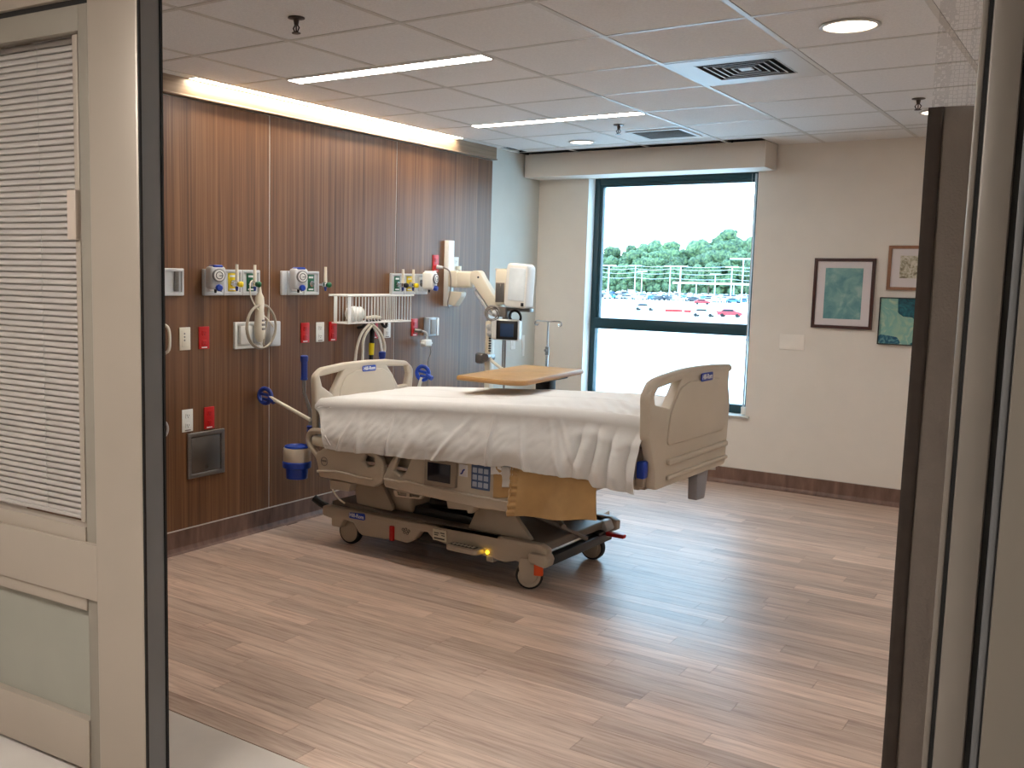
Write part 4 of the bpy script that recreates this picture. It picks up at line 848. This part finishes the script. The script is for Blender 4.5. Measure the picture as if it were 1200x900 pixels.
# --- sheet
def pw_(x, P):
    for (a, b), (c, d) in zip(P, P[1:]):
        if x <= c: t = (x-a)/(c-a); t = t*t*(3-2*t); return b+(d-b)*max(0, t)
    return P[-1][1]
HEM = [(.0, .60), (.17, .577), (.35, .580), (.575, .597), (.83, .602), (1.05, .619), (1.27, .627), (1.36, .640), (1.6, .628), (1.80, .634), (1.86, .607), (2.04, .606), (2.06, .612)]
def ridge(x, c, w): d = (x-c)/w; return math.exp(-d*d)
def sheetfn(u, v):
    x = .012+2.028*u
    zt = mz(x)+.004
    # cross-section: v 0 (far hem) .. 1 (near hem)
    hw = .458; rr = .05
    hemn = pw_(x, HEM)+.006*fbm(x*9, 1.7)+.003*fbm(x*31, 4); hemf_ = .56+.01*fbm(x*7, 9)
    s_far = zt-rr-hemf_; top = 2*(hw-rr); arc = rr*math.pi/2; s_near = zt-rr-hemn
    vv = v; L = (.22, .50, .28)
    if vv < .24:
        k = vv/.24; y = hw+.03*(1-k)+.006*fbm(x*8, k*2); z = hemf_+(zt-rr-hemf_)*k; nx_, nz_ = 1, 0
        y += .012*fbm(x*6, k*1.5, 3)*(1-k)
        return (x, y, z)
    if vv < .28:
        a = (vv-.24)/.04*math.pi/2; return (x, hw-rr+rr*math.cos(a), zt-rr+rr*math.sin(a))
    if vv < .60:
        k = (vv-.28)/.32; y = (hw-rr)*(1-2*k)
        z = zt+.005*fbm(x*2.2, y*3)+.004*fbm(x*5+y*3, y*6-x, 2)
        z += .006*ridge(y, -.16-.02*math.sin(x*3), .012)*max(0, min(1, (x-.3)*3))*max(0, min(1, (1.3-x)*3))   # long crease on the top
        z += .004*ridge(y+.15*(x-1.4), .05, .010)
        if x > 1.35: z += (x-1.35)*.016*(fbm(x*16+y*10, y*4, 7)-.1)*2
        z += .010*math.sin(min(1, max(0, (x-1.9)/.14))*math.pi)*(-1)
        return (x, y, z)
    if vv < .66:
        a = (vv-.60)/.06*math.pi/2; y = -(hw-rr)-rr*math.sin(a); z = zt-rr+rr*math.cos(a); k = 0; m = a/(math.pi/2)
    else:
        k = (vv-.66)/.34; y = -hw; z = (zt-rr)+(hemn-(zt-rr))*k; m = 1
    # near hanging side: bulges out over the lowered rails
    q_ = min(1, k/.8); y -= m*(.058*q_*q_*(3-2*q_)+.006*k)
    g = 0
    g += .010*fbm(x*5.5, k*1.3, 1)+.006*fbm(x*13, k*2.2, 5)+.003*fbm(x*28+k*4, k*5, 2)
    for c, wd, am, sl_ in ((.30, .012, .010, .10), (.39, .02, .012, -.02), (.60, .008, .011, .0), (.78, .03, .010, .12), (1.02, .02, .008, .2), (1.245, .006, .012, .0), (1.262, .010, -.008, .0), (1.44, .016, .014, -.08), (1.62, .02, .018, -.12), (1.70, .014, .02, -.16)):
        g -= am*ridge(x+sl_*(k-.5), c, wd)*(.3+.7*k)*1.2
    if x > 1.66:                                   # gathered corner folds near the footboard
        e = min(1, (x-1.66)/.14); ph = (x-1.66)*2*math.pi/.088+2.0*fbm(x*5, k*1.1, 8)+k*1.2
        fo = abs(math.sin(ph/2))**.7
        g = g*(1-e)-e*(.042*fo*(.25+.75*min(1, k*2.2)))*(1-.35*max(0, (k-.8)/.2))+e*.008
        g -= e*.018*ridge(k, .22+.05*math.sin(x*20), .09)
    g = min(g, .003)
    if x > 1.9: x += .016*m*(x-1.9)/.14
    y += g*m*(0.35+.65*min(1, k*3))
    z += .004*m*fbm(x*20, k*3, 9)*(1-k)
    # cut back the head corner so that the hem slants
    if x < .20: x = x+(.012+.185*k**.7-x)*max(0, (.20-x)/.188)*m*k**.12 if k > 0 else x
    return (x, y, z)
sh = grid('white_sheet', 420, 230, sheetfn, M_sheet); tag(sh, 'rumpled white cotton sheet draped over the mattress with gathered folds near the footboard', 'sheet')
sh.location = bed.location; sh.rotation_euler = bed.rotation_euler
md = sh.modifiers.new('s', 'SOLIDIFY'); md.thickness = .002; md.offset = 0
def bedthing(o): o.location = bed.location; o.rotation_euler = bed.rotation_euler; return o
# gold blanket hanging at the near side
def goldfn(u, v):
    x = 1.385+.47*u; zb = .392+.055*u+.006*math.sin(u*9); zt = .642
    z = zt+(zb-zt)*v; y = -.509-.014*v-.012*math.sin(u*9.5+1)*v-.006*fbm(x*14, v*2)
    if u < .09: y += .004*math.sin(v*46)
    return (x+.012*v*(u-.3)+(.0 if u < .9 else -.02*v*(u-.9)*10*(1-v)), y, z)
gb = thing('gold_blanket', 'gold satin-edged blanket hanging out below the white sheet', 'blanket', bed.location, bed.rotation_euler.z)
grid('blanket_drape', 90, 60, goldfn, M_gold, gb, .004)
MB().tube([(1.395, -.508, .655-.0*k)if False else (1.393+.002*math.sin(k*2.2), -.516-.014*k/26, .64-.245*k/26) for k in range(27)], .004, 6).obj('blanket_binding', M_gold, gb)
grid('folded_corner', 20, 24, lambda u, v: (1.283+.12*u, -.507-.003*math.sin(u*5), .63+(.467-.63+.018*u)*v), M_gold, gb, .005)
wt = thing('under_sheet', 'small white under-sheet flap beside the gold blanket below the sheet hem', 'sheet', bed.location, bed.rotation_euler.z)
grid('flap', 20, 16, lambda u, v: (1.268+.13*u, -.511-.003*fbm(u*6, v*3), .635+(.583+.008*math.sin(u*4)-.635)*v), M_sheet, wt, .003)
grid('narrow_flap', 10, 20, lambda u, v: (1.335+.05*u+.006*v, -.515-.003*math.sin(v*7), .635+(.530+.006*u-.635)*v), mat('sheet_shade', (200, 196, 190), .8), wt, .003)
ff = thing('foot_sheet_corner', 'white sheet corner dangling behind the grey bracket under the footboard', 'sheet', bed.location, bed.rotation_euler.z)
grid('corner_flap', 14, 20, lambda u, v: (2.0-.03*u, .36+.10*u*(1-.3*v)-.01*v, .64+(.49+.04*u-.64)*v), M_sheet, ff, .002)

# ================================================================== OUTSIDE
CX0, CY0 = 4.21, -3.258
struct_g = struct('ground_outside', MB().box(-900, 500, 6, 1500, -5.4, -5.0), M_ground, 'pale concrete ground of the parking lot outside', 'ground')
rf = thing('flat_roof', 'white flat lower roof just outside the window', 'roof', (-8, 26, -1.0)); rf['kind'] = 'structure'
MB().box(-40, 30, -21, 14, -.3, 0).obj('roof_membrane', M_roof, rf)
MB().box(-40, 30, 13.6, 14, 0, .10).obj('roof_edge', mat('roof_edge', (170, 165, 160), .7), rf)
MB().box(-40, 30, -21, 13.5, -4, -.31).obj('building_below', M_wall, rf)
RAT = [(680, -.5075), (700, -.4864), (720, -.4659), (740, -.4457), (760, -.426), (780, -.4067), (800, -.3878), (820, -.3692), (840, -.3511), (860, -.3333), (880, -.3159), (920, -.281), (1100, -.15)]
def atx(p, Y):
    for (a, b), (c, d) in zip(RAT, RAT[1:]):
        if p <= c: return CX0+(b+(d-b)*(p-a)/(c-a))*(Y-CY0)
    return CX0+RAT[-1][1]*(Y-CY0)
def foliage_mat():
    m = bpy.data.materials.new('foliage'); m.use_nodes = True; n, l = m.node_tree.nodes, m.node_tree.links
    t = n.new('ShaderNodeTexCoord'); z = n.new('ShaderNodeTexNoise'); z.inputs['Scale'].default_value = .9; z.inputs['Detail'].default_value = 6; l.new(t.outputs['Object'], z.inputs[0])
    r = n.new('ShaderNodeValToRGB'); l.new(z.outputs[0], r.inputs[0]); r.color_ramp.elements[0].color = lin((46, 72, 55))+(1,); r.color_ramp.elements[1].color = lin((112, 132, 88))+(1,); r.color_ramp.elements[0].position = .35; r.color_ramp.elements[1].position = .65
    oi = n.new('ShaderNodeObjectInfo'); hs = n.new('ShaderNodeHueSaturation'); mr = n.new('ShaderNodeMapRange'); mr.inputs[3].default_value = .75; mr.inputs[4].default_value = 1.25
    l.new(oi.outputs['Random'], mr.inputs[0]); l.new(mr.outputs[0], hs.inputs['Value']); l.new(r.outputs[0], hs.inputs['Color']); l.new(hs.outputs[0], n['Principled BSDF'].inputs['Base Color']); n['Principled BSDF'].inputs['Roughness'].default_value = .8; return m
M_fol = foliage_mat()
def crown_mesh(seed):
    b = bmesh.new(); rr_ = random.Random(seed)
    for k in range(30):
        a = rr_.uniform(0, 6.28); d = rr_.uniform(1, 6.4); c = Vector((math.cos(a)*d, math.sin(a)*d, rr_.uniform(6, 21.5)-d*.75)); r0 = rr_.uniform(1.9, 3.3)
        t = bmesh.new(); bmesh.ops.create_icosphere(t, subdivisions=3, radius=1)
        for v in t.verts:
            n_ = v.co.normalized(); f_ = 1+.30*noise.noise(n_*2.6+Vector((k, seed, 0)))+.35*noise.noise(n_*9+Vector((seed, k, 3))); v.co = c+n_*r0*f_*(1 if True else 1)
        me = bpy.data.meshes.new('t'); t.to_mesh(me); t.free(); b.from_mesh(me); bpy.data.meshes.remove(me)
    me = bpy.data.meshes.new('crown'); b.to_mesh(me); b.free(); me.materials.append(M_fol); me.shade_smooth(); return me
crowns = [crown_mesh(s) for s in (1, 5, 9, 12)]
trm = bpy.data.meshes.new('trunk'); q = MB().cyl((0, 0, 0), (0, 0, 14), .6, .3, n=8); q.bm.to_mesh(trm); trm.materials.append(M_trunk)
TOP = [(680, 292), (700, 288), (720, 285), (745, 278), (757, 274), (775, 280), (795, 285), (815, 280), (840, 270), (856, 265), (875, 272), (885, 268), (920, 274)]
def topz(p):
    for (a, b_), (c, d) in zip(TOP, TOP[1:]):
        if p <= c: return b_+(d-b_)*(max(p, 680)-a)/(c-a)
    return 272
i = 0
for row, (Y, sub, st) in enumerate(((600, 0, 17), (525, 13, 20), (450, 27, 24))):
    p = 560+row*4
    while p < 1010:
        th = 6.55+(331-topz(p)-sub+rnd.uniform(-4, 3))/1157*Y*1.0
        t = thing('tree', ['tall leafy tree in the rear row of the treeline', 'leafy tree in the middle row of the treeline', 'lower leafy tree in the front row of the treeline'][row], 'tree', (atx(p, Y), Y+rnd.uniform(-6, 6), -5), rnd.uniform(0, 6.28), 'trees behind the parking lot')
        s_ = max(.5, th/23); o = mobj('crown', crowns[i % 4], None, t, sharp=0); o.scale = (s_*1.05, s_*1.05, s_)
        o = mobj('trunk', trm, None, t, sharp=0); o.scale = (s_, s_, s_); i += 1; p += st+rnd.uniform(-1.5, 1.5)
# cars
cm = MB().plate([[(-2.2, .35), (2.2, .35), (2.25, .75), (1.9, .95), (1.0, 1.05), (.55, 1.5), (-1.1, 1.5), (-1.7, 1.05), (-2.25, .95)]], -.9, .9, .08, XZ, .12)
car_me = bpy.data.meshes.new('car'); cm.bm.to_mesh(car_me); 
cw = MB().plate([[(.85, 1.05), (.48, 1.42), (-1.0, 1.42), (-1.5, 1.05)]], -.92, .92, .02, XZ, .05); cwm = bpy.data.meshes.new('car_windows'); cw.bm.to_mesh(cwm); cwm.materials.append(M_screen)
cwh = MB()
for a in (-1.35, 1.35):
    for b_ in (-.8, .8): cwh.cyl((a, b_-.12, .33), (a, b_+.12, .33), .33, n=14)
cwhm = bpy.data.meshes.new('wheels'); cwh.bm.to_mesh(cwhm); cwhm.materials.append(M_black)
paints = {k: mat('car_paint_'+k, c, .3, coat=.6) for k, c in dict(white=(235, 235, 238), silver=(170, 176, 182), blue=(60, 110, 160), dark=(50, 56, 66), red=(190, 40, 50), teal=(60, 160, 165)).items()}
bodies = {k: car_me.copy() for k in paints}
for k in paints: bodies[k].materials.append(paints[k])
rc = random.Random(3)
def car(p, Y, k, rz, label, grp):
    t = thing('car', label, 'car', (atx(p, Y), Y, -5), rz, grp); mobj('car_body', bodies[k], None, t, sharp=0); mobj('car_windows', cwm, None, t, sharp=0); mobj('wheels', cwhm, None, t, sharp=0)
for r_, (Y, n_) in enumerate(((330, 26), (380, 24), (300, 18))):
    for j in range(n_):
        p = 688+(205/n_)*(j+rc.uniform(.2, .8))
        if p > 893: continue
        k = rc.choice(['white', 'white', 'silver', 'silver', 'blue', 'dark']); car(p, Y+rc.uniform(-3, 3), k, rc.choice([0, 1.57, 1.3]), k+' car parked in the '+['middle', 'farthest', 'nearest'][r_]+' long row of the lot', 'parked cars, '+['middle', 'farthest', 'nearest'][r_]+' row')
car(858, 178, 'red', .15, 'red car parked in front of the rows at the right of the window', None)
car(827, 174, 'white', .1, 'white car parked just left of the nearest red car', None)
car(824, 265, 'red', .4, 'small red car farther back in the middle of the lot', None)
car(757, 195, 'silver', .2, 'silver car parked alone in the near left of the lot', None)
car(718, 300, 'teal', 0, 'teal van-like car near the left end of the lot', None)
# utility poles and wires
for j, (p, Y, zt) in enumerate(((703, 320, 313), (713, 255, 313), (744, 320, 313), (752, 380, 320), (785, 320, 313), (797, 290, 313), (838, 380, 322), (857, 320, 313), (870, 255, 303))):
    x = atx(p, Y); hz = 6.56+(331-zt)/1157*Y
    t = thing('utility_pole', ['tall pale pole at the left of the parking lot', 'tall pale pole second from the left in the lot', 'thin pale pole right of the two left poles', 'short thin pole beside the third pole', 'tall pale pole left of the lot centre', 'thick pale pole at the lot centre', 'short pole right of centre', 'pale pole in the right part of the lot', 'tallest pale pole with a wide crossarm at the right'][j], 'utility pole', (x, Y, -5))
    MB().cyl((0, 0, 0), (0, 0, hz), .30 if p in (713, 797) else .19, .17, n=8).obj('pole_shaft', M_galv, t)
    MB().box(-(2.2 if p != 870 else 3.6), (2.2 if p != 870 else 3.6), -.15, .15, hz-.35, hz, 0).obj('crossarm', M_galv, t)
WX = [atx(p_, 320) for p_ in (690, 703, 744, 785, 857, 905)]
WZ = [6.56+(331-q_)/1157*320 for q_ in (313, 317, 322, 328)]
for j, p_ in enumerate((690, 905)):
    t = thing('utility_pole', ['end pole of the wire line at the left window edge', 'end pole of the wire line behind the right window edge'][j], 'utility pole', (atx(p_, 320), 320, -5)); MB().cyl((0, 0, 0), (0, 0, WZ[0]), .19, .17, n=8).obj('pole_shaft', M_galv, t)
for j, z_ in enumerate(WZ):
    pts = []
    for a_, b_ in zip(WX, WX[1:]): pts += [(a_+(b_-a_)*k/8, 320-.25, z_-5-.5*math.sin(math.pi*k/8)) for k in range(8)]
    tag(MB().tube(pts+[(WX[-1], 319.75, z_-5)], .06, 5).obj('overhead_wire', M_galv), ['topmost', 'second highest', 'third', 'lowest'][j]+' pale overhead wire across the parking lot', 'wire')
# low building / canopy behind the lot
cn = thing('shelter_canopy', 'pale flat-roofed shelter behind the parked cars at the right', 'shelter', (atx(838, 400), 400, -5))
MB().box(-17, 17, -4, 4, 5.2, 6.0).obj('canopy_roof', M_white, cn)
for x in (-16, -8, 0, 8, 16): MB().cyl((x, 0, 0), (x, 0, 5.2), .25, n=8).obj('canopy_post', M_galv, cn)
bb_ = thing('red_barrier', 'low red barrier on the ground at the right of the window view', 'barrier', (atx(815, 185), 185, -5))
for k in range(3): MB().box(-6+4*k, -2.4+4*k, -.2, .2, .3, .8, .1).obj('barrier_board', M_red, bb_)

# ================================================================== unseen corridor lamp, added off frame to brighten door frame and room
t = thing('corridor_fill_light', 'unseen fill light added on the corridor ceiling behind the camera', 'ceiling light', (1.9, -3.3, 2.63))
MB().box(-.6, .6, -.3, .3, -.012, 0).obj('diffuser', mat('corridor_fill_diffuser', (255, 250, 244), .5, vary=0, emit=15), t)
MB().box(-.62, .62, -.32, -.3, -.016, 0).box(-.62, .62, .3, .32, -.016, 0).box(-.62, -.6, -.3, .3, -.016, 0).box(.6, .62, -.3, .3, -.016, 0).obj('trim_frame', M_grid, t)
